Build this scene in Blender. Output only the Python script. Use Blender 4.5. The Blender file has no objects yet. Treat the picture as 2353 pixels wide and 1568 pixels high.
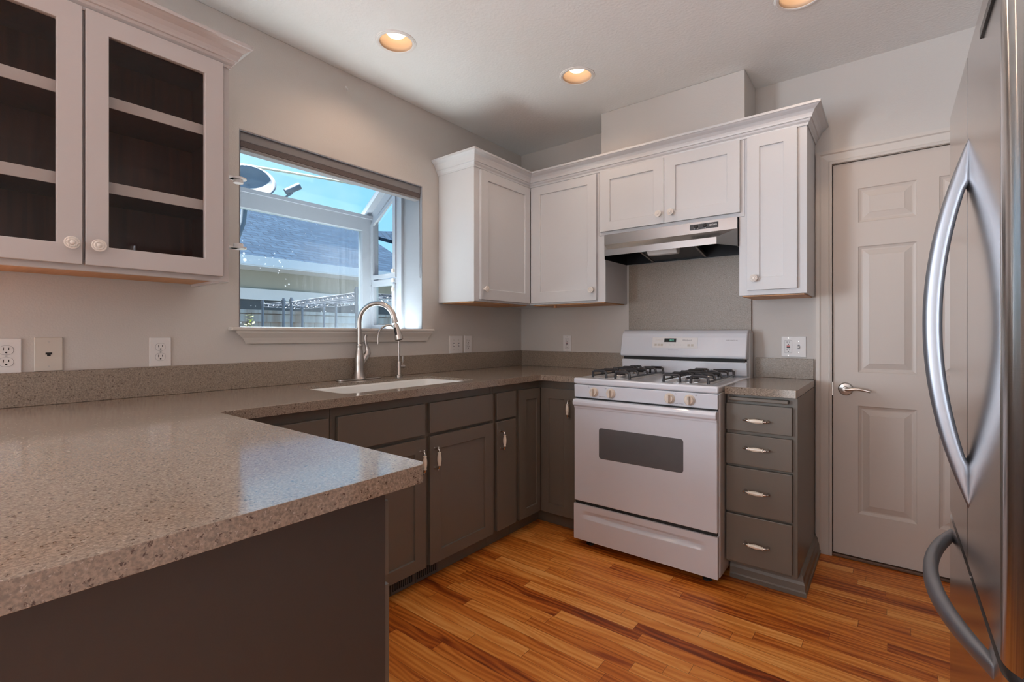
import bpy, bmesh, math, random
from mathutils import Matrix, Vector
from mathutils.geometry import tessellate_polygon
random.seed(7)
PI = math.pi
SC = bpy.context.scene
COL = SC.collection

# ------------------------------------------------------------------ camera
F_PX, HZ, C0 = 1108.66, 768.11, 1179.93
cam_d = bpy.data.cameras.new('camera')
cam = bpy.data.objects.new('camera', cam_d); COL.objects.link(cam)
cam.location = (2.2787, -3.0099, 1.155)
cam.rotation_euler = (PI/2, 0, math.radians(38.0323))
cam_d.sensor_width = 36.0
cam_d.lens = F_PX/2353*36.0
cam_d.shift_x = -(C0-1176.5)/2353
cam_d.shift_y = (HZ-784.0)/2353
cam_d.clip_start = 0.02
cam_d.clip_end = 300
SC.camera = cam
SC.view_settings.view_transform = 'Standard'
SC.view_settings.look = 'None'
SC.view_settings.gamma = 1.0
SC.view_settings.exposure = 0.15
SC.view_settings.use_curve_mapping = False
SC.cycles.max_bounces = 10
SC.cycles.diffuse_bounces = 5
SC.cycles.glossy_bounces = 5
SC.cycles.transparent_max_bounces = 16
SC.cycles.use_denoising = True
SC.cycles.sample_clamp_indirect = 30.0
SC.cycles.caustics_reflective = False
SC.cycles.caustics_refractive = False

# ------------------------------------------------------------------ world: clear daytime sky with thin cloud
W = bpy.data.worlds.new('world'); SC.world = W; W.use_nodes = True
nt = W.node_tree; nt.nodes.clear()
wo = nt.nodes.new('ShaderNodeOutputWorld'); bg = nt.nodes.new('ShaderNodeBackground')
tc = nt.nodes.new('ShaderNodeTexCoord'); sp = nt.nodes.new('ShaderNodeSeparateXYZ')
rp = nt.nodes.new('ShaderNodeValToRGB'); nz = nt.nodes.new('ShaderNodeTexNoise'); mx = nt.nodes.new('ShaderNodeMix')
r2 = nt.nodes.new('ShaderNodeValToRGB')
rp.color_ramp.elements[0].position = 0.0; rp.color_ramp.elements[0].color = (0.42, 0.66, 0.90, 1)
rp.color_ramp.elements[1].position = 1.0; rp.color_ramp.elements[1].color = (0.12, 0.38, 0.85, 1)
e = rp.color_ramp.elements.new(0.22); e.color = (0.26, 0.58, 0.88, 1)
e = rp.color_ramp.elements.new(0.5); e.color = (0.24, 0.53, 0.86, 1)
mx.data_type = 'RGBA'; mx.inputs[7].default_value = (0.75, 0.86, 0.98, 1)
nz.inputs['Scale'].default_value = 3.2; nz.inputs['Detail'].default_value = 5
r2.color_ramp.elements[0].position = 0.52; r2.color_ramp.elements[0].color = (0, 0, 0, 1)
r2.color_ramp.elements[1].position = 0.85; r2.color_ramp.elements[1].color = (0.8, 0.8, 0.8, 1)
nt.links.new(tc.outputs['Generated'], sp.inputs[0]); nt.links.new(sp.outputs['Z'], rp.inputs[0])
nt.links.new(tc.outputs['Generated'], nz.inputs['Vector']); nt.links.new(nz.outputs['Fac'], r2.inputs[0])
nt.links.new(r2.outputs[0], mx.inputs[0]); nt.links.new(rp.outputs[0], mx.inputs[6])
nt.links.new(mx.outputs[2], bg.inputs['Color']); nt.links.new(bg.outputs[0], wo.inputs[0])
bg.inputs['Strength'].default_value = 1.3

# ------------------------------------------------------------------ sun, window daylight from behind left, added fill lamp behind the camera
def add_light(name, kind, loc, energy, color, direction=None, size=None, size_y=None, angle=None):
    l = bpy.data.lights.new(name, kind); o = bpy.data.objects.new(name, l); COL.objects.link(o)
    o.location = loc; l.energy = energy; l.color = color
    if direction is not None:
        o.rotation_euler = Vector(direction).to_track_quat('-Z', 'Y').to_euler()
    if kind == 'AREA':
        l.shape = 'RECTANGLE'; l.size = size; l.size_y = size_y
    if angle is not None: l.angle = math.radians(angle)
    return o
add_light('sun', 'SUN', (-6, -3, 12), 42.0, (1.0, 0.98, 0.96), direction=(0.19, 0.06, -0.98), angle=0.6)
add_light('daylight_garden_side', 'AREA', (-1.75, -6.28, 1.25), 350, (0.78, 0.88, 1.0), direction=(0.30, 1, 0.22), size=2.3, size_y=1.9)
add_light('fill_behind_right', 'AREA', (1.55, -6.28, 1.15), 45, (1.0, 0.95, 0.90), direction=(-0.1, 1, 0.35), size=1.9, size_y=2.1)  # added fill lamp in an unseen opening, lifts the room's brightness
wp = add_light('kitchen_window_daylight', 'AREA', (-0.14, -1.54, 1.60), 10, (1, 1, 1), direction=(1, 0, 0), size=0.8, size_y=0.9)
wp.data.size = 0.86; wp.data.size_y = 1.02; wp.data.cycles.is_portal = True

# ------------------------------------------------------------------ material helpers
def new_mat(name):
    m = bpy.data.materials.new(name); m.use_nodes = True
    n = m.node_tree.nodes; b = n['Principled BSDF']
    return m, m.node_tree, b
def pm(name, color, rough=0.5, metal=0.0, bump=0.0, bscale=200, spec=None, coat=0, aniso=0, emit=None, estr=0, detail=3, var=0.0, vscale=3):
    m, t, b = new_mat(name)
    b.inputs['Base Color'].default_value = (*color, 1); b.inputs['Roughness'].default_value = rough
    b.inputs['Metallic'].default_value = metal
    if spec is not None: b.inputs['Specular IOR Level'].default_value = spec
    if coat: b.inputs['Coat Weight'].default_value = coat; b.inputs['Coat Roughness'].default_value = 0.08
    if aniso: b.inputs['Anisotropic'].default_value = aniso
    if emit: b.inputs['Emission Color'].default_value = (*emit, 1); b.inputs['Emission Strength'].default_value = estr
    c = t.nodes.new('ShaderNodeTexCoord')
    n = t.nodes.new('ShaderNodeTexNoise'); n.inputs['Scale'].default_value = bscale; n.inputs['Detail'].default_value = detail
    t.links.new(c.outputs['Object'], n.inputs['Vector'])
    if bump:
        bp = t.nodes.new('ShaderNodeBump'); bp.inputs['Strength'].default_value = bump; bp.inputs['Distance'].default_value = 0.002
        t.links.new(n.outputs['Fac'], bp.inputs['Height']); t.links.new(bp.outputs[0], b.inputs['Normal'])
    if var:
        v = t.nodes.new('ShaderNodeTexNoise'); v.inputs['Scale'].default_value = vscale; v.inputs['Detail'].default_value = 4
        t.links.new(c.outputs['Object'], v.inputs['Vector'])
        x = t.nodes.new('ShaderNodeMix'); x.data_type = 'RGBA'
        x.inputs[6].default_value = (*[k*(1-var) for k in color], 1); x.inputs[7].default_value = (*[min(1, k*(1+var)) for k in color], 1)
        t.links.new(v.outputs['Fac'], x.inputs[0]); t.links.new(x.outputs[2], b.inputs['Base Color'])
    return m
def glass(name, tint=(0.93, 0.97, 0.97), dirt=False, refl=1.0):
    m = bpy.data.materials.new(name); m.use_nodes = True; t = m.node_tree; t.nodes.clear()
    o = t.nodes.new('ShaderNodeOutputMaterial'); tr = t.nodes.new('ShaderNodeBsdfTransparent'); gl = t.nodes.new('ShaderNodeBsdfGlossy')
    lw = t.nodes.new('ShaderNodeLayerWeight'); lw.inputs['Blend'].default_value = 0.5
    p5 = t.nodes.new('ShaderNodeMath'); p5.operation = 'POWER'; p5.inputs[1].default_value = 5.0; t.links.new(lw.outputs['Facing'], p5.inputs[0])
    fr = t.nodes.new('ShaderNodeMath'); fr.operation = 'MULTIPLY_ADD'; fr.inputs[1].default_value = 0.9; fr.inputs[2].default_value = 0.03*refl; t.links.new(p5.outputs[0], fr.inputs[0])
    mxs = t.nodes.new('ShaderNodeMixShader'); tr.inputs[0].default_value = (*tint, 1); gl.inputs['Roughness'].default_value = 0.0
    t.links.new(fr.outputs[0], mxs.inputs[0]); t.links.new(tr.outputs[0], mxs.inputs[1]); t.links.new(gl.outputs[0], mxs.inputs[2])
    last = mxs.outputs[0]
    if dirt:
        c = t.nodes.new('ShaderNodeTexCoord'); df = t.nodes.new('ShaderNodeBsdfDiffuse'); df.inputs[0].default_value = (0.85, 0.9, 0.95, 1)
        tl = t.nodes.new('ShaderNodeBsdfTranslucent'); tl.inputs[0].default_value = (0.85, 0.92, 1.0, 1)
        ad = t.nodes.new('ShaderNodeMixShader'); ad.inputs[0].default_value = 0.6
        t.links.new(df.outputs[0], ad.inputs[1]); t.links.new(tl.outputs[0], ad.inputs[2])
        v = t.nodes.new('ShaderNodeTexVoronoi'); v.inputs['Scale'].default_value = 33; t.links.new(c.outputs['Object'], v.inputs['Vector'])
        n = t.nodes.new('ShaderNodeTexNoise'); n.inputs['Scale'].default_value = 5.0; t.links.new(c.outputs['Object'], n.inputs['Vector'])
        # spot radius differs per cell and vanishes where the low noise is low
        s1 = t.nodes.new('ShaderNodeMath'); s1.operation = 'MULTIPLY_ADD'; s1.inputs[1].default_value = 0.55; s1.inputs[2].default_value = -0.235
        t.links.new(n.outputs['Fac'], s1.inputs[0])
        sc = t.nodes.new('ShaderNodeSeparateColor'); t.links.new(v.outputs['Color'], sc.inputs[0])
        s2 = t.nodes.new('ShaderNodeMath'); s2.operation = 'MULTIPLY'; t.links.new(s1.outputs[0], s2.inputs[0]); t.links.new(sc.outputs[0], s2.inputs[1])
        s3 = t.nodes.new('ShaderNodeMath'); s3.operation = 'MULTIPLY'; t.links.new(s2.outputs[0], s3.inputs[0]); s3.inputs[1].default_value = 2.9
        ls = t.nodes.new('ShaderNodeMath'); ls.operation = 'LESS_THAN'; t.links.new(v.outputs['Distance'], ls.inputs[0]); t.links.new(s3.outputs[0], ls.inputs[1])
        # vertical hazy streaks of dried water
        mp = t.nodes.new('ShaderNodeMapping'); mp.inputs['Scale'].default_value = (1, 60, 0.8); t.links.new(c.outputs['Object'], mp.inputs[0])
        n2 = t.nodes.new('ShaderNodeTexNoise'); n2.inputs['Scale'].default_value = 1.0; t.links.new(mp.outputs[0], n2.inputs['Vector'])
        sx = t.nodes.new('ShaderNodeSeparateXYZ'); t.links.new(c.outputs['Object'], sx.inputs[0])
        mr = t.nodes.new('ShaderNodeMapRange'); mr.inputs['From Min'].default_value = -1.62; mr.inputs['From Max'].default_value = -1.25
        mr.inputs['To Min'].default_value = 0.0; mr.inputs['To Max'].default_value = 0.09; t.links.new(sx.outputs['Y'], mr.inputs[0])
        s4 = t.nodes.new('ShaderNodeMath'); s4.operation = 'MULTIPLY'; t.links.new(n2.outputs['Fac'], s4.inputs[0]); t.links.new(mr.outputs[0], s4.inputs[1])
        s5 = t.nodes.new('ShaderNodeMath'); s5.operation = 'MULTIPLY_ADD'; t.links.new(ls.outputs[0], s5.inputs[0]); s5.inputs[1].default_value = 0.35; t.links.new(s4.outputs[0], s5.inputs[2])
        s6 = t.nodes.new('ShaderNodeMath'); s6.operation = 'ADD'; s6.inputs[1].default_value = 0.004; s6.use_clamp = True; t.links.new(s5.outputs[0], s6.inputs[0])
        m2 = t.nodes.new('ShaderNodeMixShader'); t.links.new(s6.outputs[0], m2.inputs[0]); t.links.new(last, m2.inputs[1]); t.links.new(ad.outputs[0], m2.inputs[2])
        last = m2.outputs[0]
    t.links.new(last, o.inputs[0])
    return m
def stone(name, base, dark, light, rough=0.11):
    m, t, b = new_mat(name)
    c = t.nodes.new('ShaderNodeTexCoord')
    def vor(scale, thr, col, prev, rnd):
        v = t.nodes.new('ShaderNodeTexVoronoi'); v.inputs['Scale'].default_value = scale; t.links.new(wm.outputs[2], v.inputs['Vector'])
        s = t.nodes.new('ShaderNodeSeparateColor'); t.links.new(v.outputs['Color'], s.inputs[0])
        g = t.nodes.new('ShaderNodeMath'); g.operation = 'GREATER_THAN'; g.inputs[1].default_value = rnd; t.links.new(s.outputs[1], g.inputs[0])
        l = t.nodes.new('ShaderNodeMapRange'); l.inputs['From Min'].default_value = thr; l.inputs['From Max'].default_value = thr*0.6
        t.links.new(v.outputs['Distance'], l.inputs[0])
        k = t.nodes.new('ShaderNodeMath'); k.operation = 'MULTIPLY'; t.links.new(g.outputs[0], k.inputs[0]); t.links.new(l.outputs[0], k.inputs[1])
        x = t.nodes.new('ShaderNodeMix'); x.data_type = 'RGBA'; x.inputs[7].default_value = (*col, 1)
        t.links.new(k.outputs[0], x.inputs[0]); t.links.new(prev, x.inputs[6]); return x.outputs[2]
    n = t.nodes.new('ShaderNodeTexNoise'); n.inputs['Scale'].default_value = 230; n.inputs['Detail'].default_value = 4
    t.links.new(c.outputs['Object'], n.inputs['Vector'])
    wq = t.nodes.new('ShaderNodeTexNoise'); wq.inputs['Scale'].default_value = 320; wq.inputs['Detail'].default_value = 2
    t.links.new(c.outputs['Object'], wq.inputs['Vector'])
    wm = t.nodes.new('ShaderNodeMix'); wm.data_type = 'RGBA'; wm.blend_type = 'LINEAR_LIGHT'; wm.inputs[0].default_value = 0.0045
    t.links.new(c.outputs['Object'], wm.inputs[6]); t.links.new(wq.outputs['Color'], wm.inputs[7])
    r = t.nodes.new('ShaderNodeValToRGB'); r.color_ramp.elements[0].position = 0.36; r.color_ramp.elements[0].color = (*[k*0.74 for k in base], 1)
    r.color_ramp.elements[1].position = 0.64; r.color_ramp.elements[1].color = (*[k*1.24 for k in base], 1); t.links.new(n.outputs['Fac'], r.inputs[0])
    o = vor(185, 0.46, dark, r.outputs[0], 0.84)
    o = vor(260, 0.45, [k*0.70 for k in base], o, 0.70)
    o = vor(240, 0.40, light, o, 0.86)
    t.links.new(o, b.inputs['Base Color']); b.inputs['Roughness'].default_value = rough
    b.inputs['Specular IOR Level'].default_value = 0.72
    return m
def oak(name):
    m, t, b = new_mat(name); L = t.links.new
    c = t.nodes.new('ShaderNodeTexCoord'); s = t.nodes.new('ShaderNodeSeparateXYZ'); L(c.outputs['Object'], s.inputs[0])
    def M(op, a, bb=None, cc=None):
        n = t.nodes.new('ShaderNodeMath'); n.operation = op
        for i, v in enumerate((a, bb, cc)):
            if v is None: continue
            if isinstance(v, (int, float)): n.inputs[i].default_value = v
            else: L(v, n.inputs[i])
        return n.outputs[0]
    y = M('ADD', s.outputs['Y'], 1.297); v = M('DIVIDE', y, 0.0565); row = M('FLOOR', v); fy = M('FRACT', v)
    wn = t.nodes.new('ShaderNodeTexWhiteNoise'); wn.noise_dimensions = '1D'; L(row, wn.inputs['W'])
    wc = t.nodes.new('ShaderNodeSeparateColor'); L(wn.outputs['Color'], wc.inputs[0])
    ln = M('MULTIPLY_ADD', wc.outputs[0], 0.75, 0.42); off = M('MULTIPLY', wc.outputs[1], 7.0)
    u = M('DIVIDE', M('ADD', s.outputs['X'], off), ln); pid = M('FLOOR', u); fx = M('FRACT', u)
    cb = t.nodes.new('ShaderNodeCombineXYZ'); L(row, cb.inputs[0]); L(pid, cb.inputs[1])
    w2 = t.nodes.new('ShaderNodeTexWhiteNoise'); w2.noise_dimensions = '3D'; L(cb.outputs[0], w2.inputs['Vector'])
    w2c = t.nodes.new('ShaderNodeSeparateColor'); L(w2.outputs['Color'], w2c.inputs[0])
    # grain coordinates: shifted per plank
    gx = M('MULTIPLY_ADD', s.outputs['X'], 1.0, M('MULTIPLY', w2c.outputs[0], 13.0)); gy = M('MULTIPLY_ADD', s.outputs['Y'], 1.0, M('MULTIPLY', w2c.outputs[1], 9.0))
    gc = t.nodes.new('ShaderNodeCombineXYZ'); L(gx, gc.inputs[0]); L(gy, gc.inputs[1])
    mp = t.nodes.new('ShaderNodeMapping'); mp.inputs['Scale'].default_value = (2.4, 105, 1); L(gc.outputs[0], mp.inputs[0])
    n1 = t.nodes.new('ShaderNodeTexNoise'); n1.inputs['Scale'].default_value = 1.0; n1.inputs['Detail'].default_value = 6; n1.inputs['Distortion'].default_value = 0.4; L(mp.outputs[0], n1.inputs['Vector'])
    mp2 = t.nodes.new('ShaderNodeMapping'); mp2.inputs['Scale'].default_value = (1.1, 5.5, 1); L(gc.outputs[0], mp2.inputs[0])
    wv = t.nodes.new('ShaderNodeTexWave'); wv.bands_direction = 'Y'; wv.inputs['Scale'].default_value = 2.2; wv.inputs['Distortion'].default_value = 14; wv.inputs['Detail'].default_value = 2.5
    wv.inputs['Detail Scale'].default_value = 0.9; L(mp2.outputs[0], wv.inputs['Vector'])
    mp3 = t.nodes.new('ShaderNodeMapping'); mp3.inputs['Scale'].default_value = (2.2, 10, 1); L(gc.outputs[0], mp3.inputs[0])
    n3 = t.nodes.new('ShaderNodeTexNoise'); n3.inputs['Scale'].default_value = 1.0; n3.inputs['Detail'].default_value = 2; L(mp3.outputs[0], n3.inputs['Vector'])
    tone = M('MULTIPLY_ADD', w2c.outputs[2], 0.62, M('MULTIPLY_ADD', n3.outputs['Fac'], 0.75, -0.22))
    g = M('MULTIPLY_ADD', n1.outputs['Fac'], 0.46, -0.20); g2 = M('MULTIPLY_ADD', wv.outputs['Fac'], 0.24, -0.10)
    tone = M('ADD', tone, M('ADD', g, g2))
    r = t.nodes.new('ShaderNodeValToRGB'); cr = r.color_ramp
    cr.elements[0].position = 0.0; cr.elements[0].color = (0.17, 0.027, 0.003, 1)
    cr.elements[1].position = 1.0; cr.elements[1].color = (0.93, 0.44, 0.125, 1)
    for p, col in ((0.2, (0.36, 0.072, 0.008)), (0.42, (0.61, 0.168, 0.020)), (0.68, (0.79, 0.285, 0.050))):
        e = cr.elements.new(p); e.color = (*col, 1)
    L(tone, r.inputs[0])
    e1 = M('LESS_THAN', fy, 0.022); e2 = M('LESS_THAN', M('MULTIPLY', fx, ln), 0.0016); ee = M('MAXIMUM', e1, e2)
    mxn = t.nodes.new('ShaderNodeMix'); mxn.data_type = 'RGBA'; mxn.inputs[7].default_value = (0.09, 0.024, 0.008, 1)
    L(M('MULTIPLY', ee, 0.75), mxn.inputs[0]); L(r.outputs[0], mxn.inputs[6]); L(mxn.outputs[2], b.inputs['Base Color'])
    b.inputs['Roughness'].default_value = 0.42; b.inputs['Specular IOR Level'].default_value = 0.45
    bp = t.nodes.new('ShaderNodeBump'); bp.inputs['Strength'].default_value = 0.25; bp.inputs['Distance'].default_value = 0.0006
    L(M('SUBTRACT', n1.outputs['Fac'], ee), bp.inputs['Height']); L(bp.outputs[0], b.inputs['Normal'])
    return m
def wood(name, c1, c2, axis='Z', rough=0.5, scale=1.0):
    m, t, b = new_mat(name)
    c = t.nodes.new('ShaderNodeTexCoord'); mp = t.nodes.new('ShaderNodeMapping')
    sc = {'X': (3, 60, 60), 'Y': (60, 3, 60), 'Z': (60, 60, 3)}[axis]
    mp.inputs['Scale'].default_value = tuple(k*scale for k in sc); t.links.new(c.outputs['Object'], mp.inputs[0])
    n = t.nodes.new('ShaderNodeTexNoise'); n.inputs['Scale'].default_value = 1; n.inputs['Detail'].default_value = 5; n.inputs['Distortion'].default_value = 0.5
    t.links.new(mp.outputs[0], n.inputs['Vector'])
    r = t.nodes.new('ShaderNodeValToRGB'); r.color_ramp.elements[0].position = 0.3; r.color_ramp.elements[0].color = (*c1, 1)
    r.color_ramp.elements[1].position = 0.7; r.color_ramp.elements[1].color = (*c2, 1)
    t.links.new(n.outputs['Fac'], r.inputs[0]); t.links.new(r.outputs[0], b.inputs['Base Color']); b.inputs['Roughness'].default_value = rough
    return m
def brick_mat(name, c1, c2, mort, w, h, mortar=0.01, rough=0.9, rot=(0, 0, 0), offset=0.5, blotch=0.5):
    m, t, b = new_mat(name)
    c = t.nodes.new('ShaderNodeTexCoord'); mp = t.nodes.new('ShaderNodeMapping'); mp.inputs['Rotation'].default_value = rot
    t.links.new(c.outputs['Object'], mp.inputs[0]); br = t.nodes.new('ShaderNodeTexBrick'); t.links.new(mp.outputs[0], br.inputs['Vector'])
    br.inputs['Color1'].default_value = (*c1, 1); br.inputs['Color2'].default_value = (*c2, 1); br.inputs['Mortar'].default_value = (*mort, 1)
    br.inputs['Scale'].default_value = 1.0; br.inputs['Brick Width'].default_value = w; br.inputs['Row Height'].default_value = h; br.inputs['Mortar Size'].default_value = mortar
    br.offset = offset
    n = t.nodes.new('ShaderNodeTexNoise'); n.inputs['Scale'].default_value = 9; t.links.new(c.outputs['Object'], n.inputs['Vector'])
    x = t.nodes.new('ShaderNodeMix'); x.data_type = 'RGBA'; x.blend_type = 'MULTIPLY'; x.inputs[0].default_value = blotch
    t.links.new(br.outputs['Color'], x.inputs[6]); t.links.new(n.outputs['Fac'], x.inputs[7]); t.links.new(x.outputs[2], b.inputs['Base Color'])
    b.inputs['Roughness'].default_value = rough; b.inputs['Specular IOR Level'].default_value = 0.05
    return m

M_WALL = pm('wall_paint', (0.585, 0.552, 0.52), 0.62, bump=0.22, bscale=170, detail=2)
M_RING = pm('light_trim_white', (0.84, 0.83, 0.81), 0.5)
M_CEIL = pm('ceiling_paint', (0.86, 0.875, 0.87), 0.8, bump=0.75, bscale=75, detail=4)
M_TRIM = pm('trim_paint', (0.62, 0.575, 0.53), 0.38)
M_DOOR = pm('door_paint', (0.57, 0.505, 0.455), 0.40)
M_UPPER = pm('upper_cabinet_paint', (0.60, 0.605, 0.62), 0.36)
M_LEFT = pm('glass_cabinet_paint', (0.50, 0.465, 0.455), 0.42)
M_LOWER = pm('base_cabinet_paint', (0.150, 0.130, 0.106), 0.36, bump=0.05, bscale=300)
M_ENDP = pm('peninsula_body_dark', (0.045, 0.037, 0.032), 0.5, bump=0.05, bscale=300)  # darker than the base cabinet colour on the drawers and doors
M_TOE = pm('toe_kick_paint', (0.10, 0.095, 0.09), 0.5)
M_STONE = stone('quartz_counter', (0.275, 0.222, 0.174), (0.075, 0.045, 0.031), (0.42, 0.36, 0.30))
M_STONEV = stone('quartz_backsplash', (0.275, 0.222, 0.174), (0.105, 0.066, 0.046), (0.42, 0.36, 0.30), 0.42)
M_OAK = oak('oak_strip_floor')
M_SINK = pm('white_sink', (0.80, 0.80, 0.77), 0.25)
M_WHITE = pm('white_enamel', (0.66, 0.68, 0.73), 0.17, coat=0.4)
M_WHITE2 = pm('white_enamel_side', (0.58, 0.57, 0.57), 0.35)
M_PLASTIC = pm('white_plastic', (0.74, 0.72, 0.71), 0.35)
M_IVORY = pm('ivory_plastic', (0.60, 0.55, 0.49), 0.4)
M_BONE = pm('beige_knob_plastic', (0.66, 0.58, 0.49), 0.4)
M_CERAMIC = pm('cream_ceramic', (0.80, 0.73, 0.62), 0.18, coat=0.5)
M_KNOB = pm('white_ceramic', (0.76, 0.71, 0.66), 0.3)
M_CHROME = pm('chrome', (0.62, 0.58, 0.54), 0.15, metal=1)
M_NICKEL = pm('brushed_nickel', (0.52, 0.49, 0.46), 0.30, metal=1)
M_STEEL = pm('hood_steel', (0.36, 0.35, 0.345), 0.25, metal=1, aniso=0.6)
M_FRIDGE = pm('fridge_steel', (0.68, 0.665, 0.66), 0.165, metal=1, aniso=1.0)
_t = M_FRIDGE.node_tree; _g = _t.nodes.new('ShaderNodeTangent'); _g.direction_type = 'RADIAL'; _g.axis = 'Z'
_t.links.new(_g.outputs[0], _t.nodes['Principled BSDF'].inputs['Tangent']); _t.nodes['Principled BSDF'].inputs['Anisotropic Rotation'].default_value = 0.25
_c = _t.nodes.new('ShaderNodeTexCoord'); _m = _t.nodes.new('ShaderNodeMapping'); _m.inputs['Scale'].default_value = (3, 3, 1100)
_n = _t.nodes.new('ShaderNodeTexNoise'); _n.inputs['Scale'].default_value = 1.0; _n.inputs['Detail'].default_value = 1; _b = _t.nodes.new('ShaderNodeBump')
_b.inputs['Strength'].default_value = 0.12; _b.inputs['Distance'].default_value = 0.0003
_t.links.new(_c.outputs['Object'], _m.inputs[0]); _t.links.new(_m.outputs[0], _n.inputs['Vector']); _t.links.new(_n.outputs['Fac'], _b.inputs['Height'])
_t.links.new(_b.outputs[0], _t.nodes['Principled BSDF'].inputs['Normal'])
M_FHANDLE = pm('fridge_handle_metal', (0.31, 0.325, 0.355), 0.46, metal=1)
M_BLACK = pm('black_enamel', (0.012, 0.012, 0.014), 0.25)
M_DARK = pm('dark_recess', (0.015, 0.014, 0.013), 0.7)
M_RUBBER = pm('black_rubber', (0.02, 0.02, 0.02), 0.6)
M_CAST = pm('cast_iron', (0.028, 0.028, 0.032), 0.32)
M_ALU = pm('burner_aluminium', (0.55, 0.55, 0.56), 0.35, metal=1)
M_OVENGLASS = pm('oven_window_glass', (0.125, 0.125, 0.13), 0.12, var=0.12, vscale=8)
M_DISPLAY = pm('display_glass', (0.01, 0.014, 0.015), 0.15)
M_DIGIT = pm('display_digits', (0.1, 0.3, 0.2), 0.4, emit=(0.2, 0.75, 0.6), estr=0.35)
M_PRINT = pm('grey_print', (0.22, 0.22, 0.25), 0.5)
M_PRINTW = pm('white_print', (0.8, 0.8, 0.8), 0.5)
M_RED = pm('red_button', (0.45, 0.03, 0.03), 0.4)
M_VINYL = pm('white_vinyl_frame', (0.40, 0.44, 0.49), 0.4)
M_SEAT = pm('white_window_seat', (0.84, 0.85, 0.86), 0.5)
M_BLIND = pm('blind_grey', (0.21, 0.20, 0.205), 0.55)
M_BLIND2 = pm('blind_slat_taupe', (0.17, 0.14, 0.135), 0.6)
M_PINE = wood('raw_pine', (0.50, 0.24, 0.10), (0.62, 0.33, 0.15), 'Y')
M_CABIN = wood('dark_cabinet_interior', (0.050, 0.016, 0.010), (0.095, 0.030, 0.018), 'Z', 0.45)
M_THRESH = wood('dark_threshold', (0.10, 0.05, 0.03), (0.17, 0.09, 0.05), 'X')
M_GLASS = glass('clear_glass', refl=0.15)
M_GLASSD = glass('spotted_window_glass', dirt=True, refl=0.15)
M_CGLASS = glass('cabinet_glass', (0.94, 0.93, 0.92), refl=0.45)
M_FROST = pm('lamp_cover_plastic', (0.72, 0.72, 0.70), 0.35)
M_CAN = pm('can_reflector', (0.60, 0.43, 0.30), 0.6)
M_BULB = pm('lit_bulb', (1, 0.9, 0.75), 0.5, emit=(1.0, 0.84, 0.62), estr=3.2)

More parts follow.
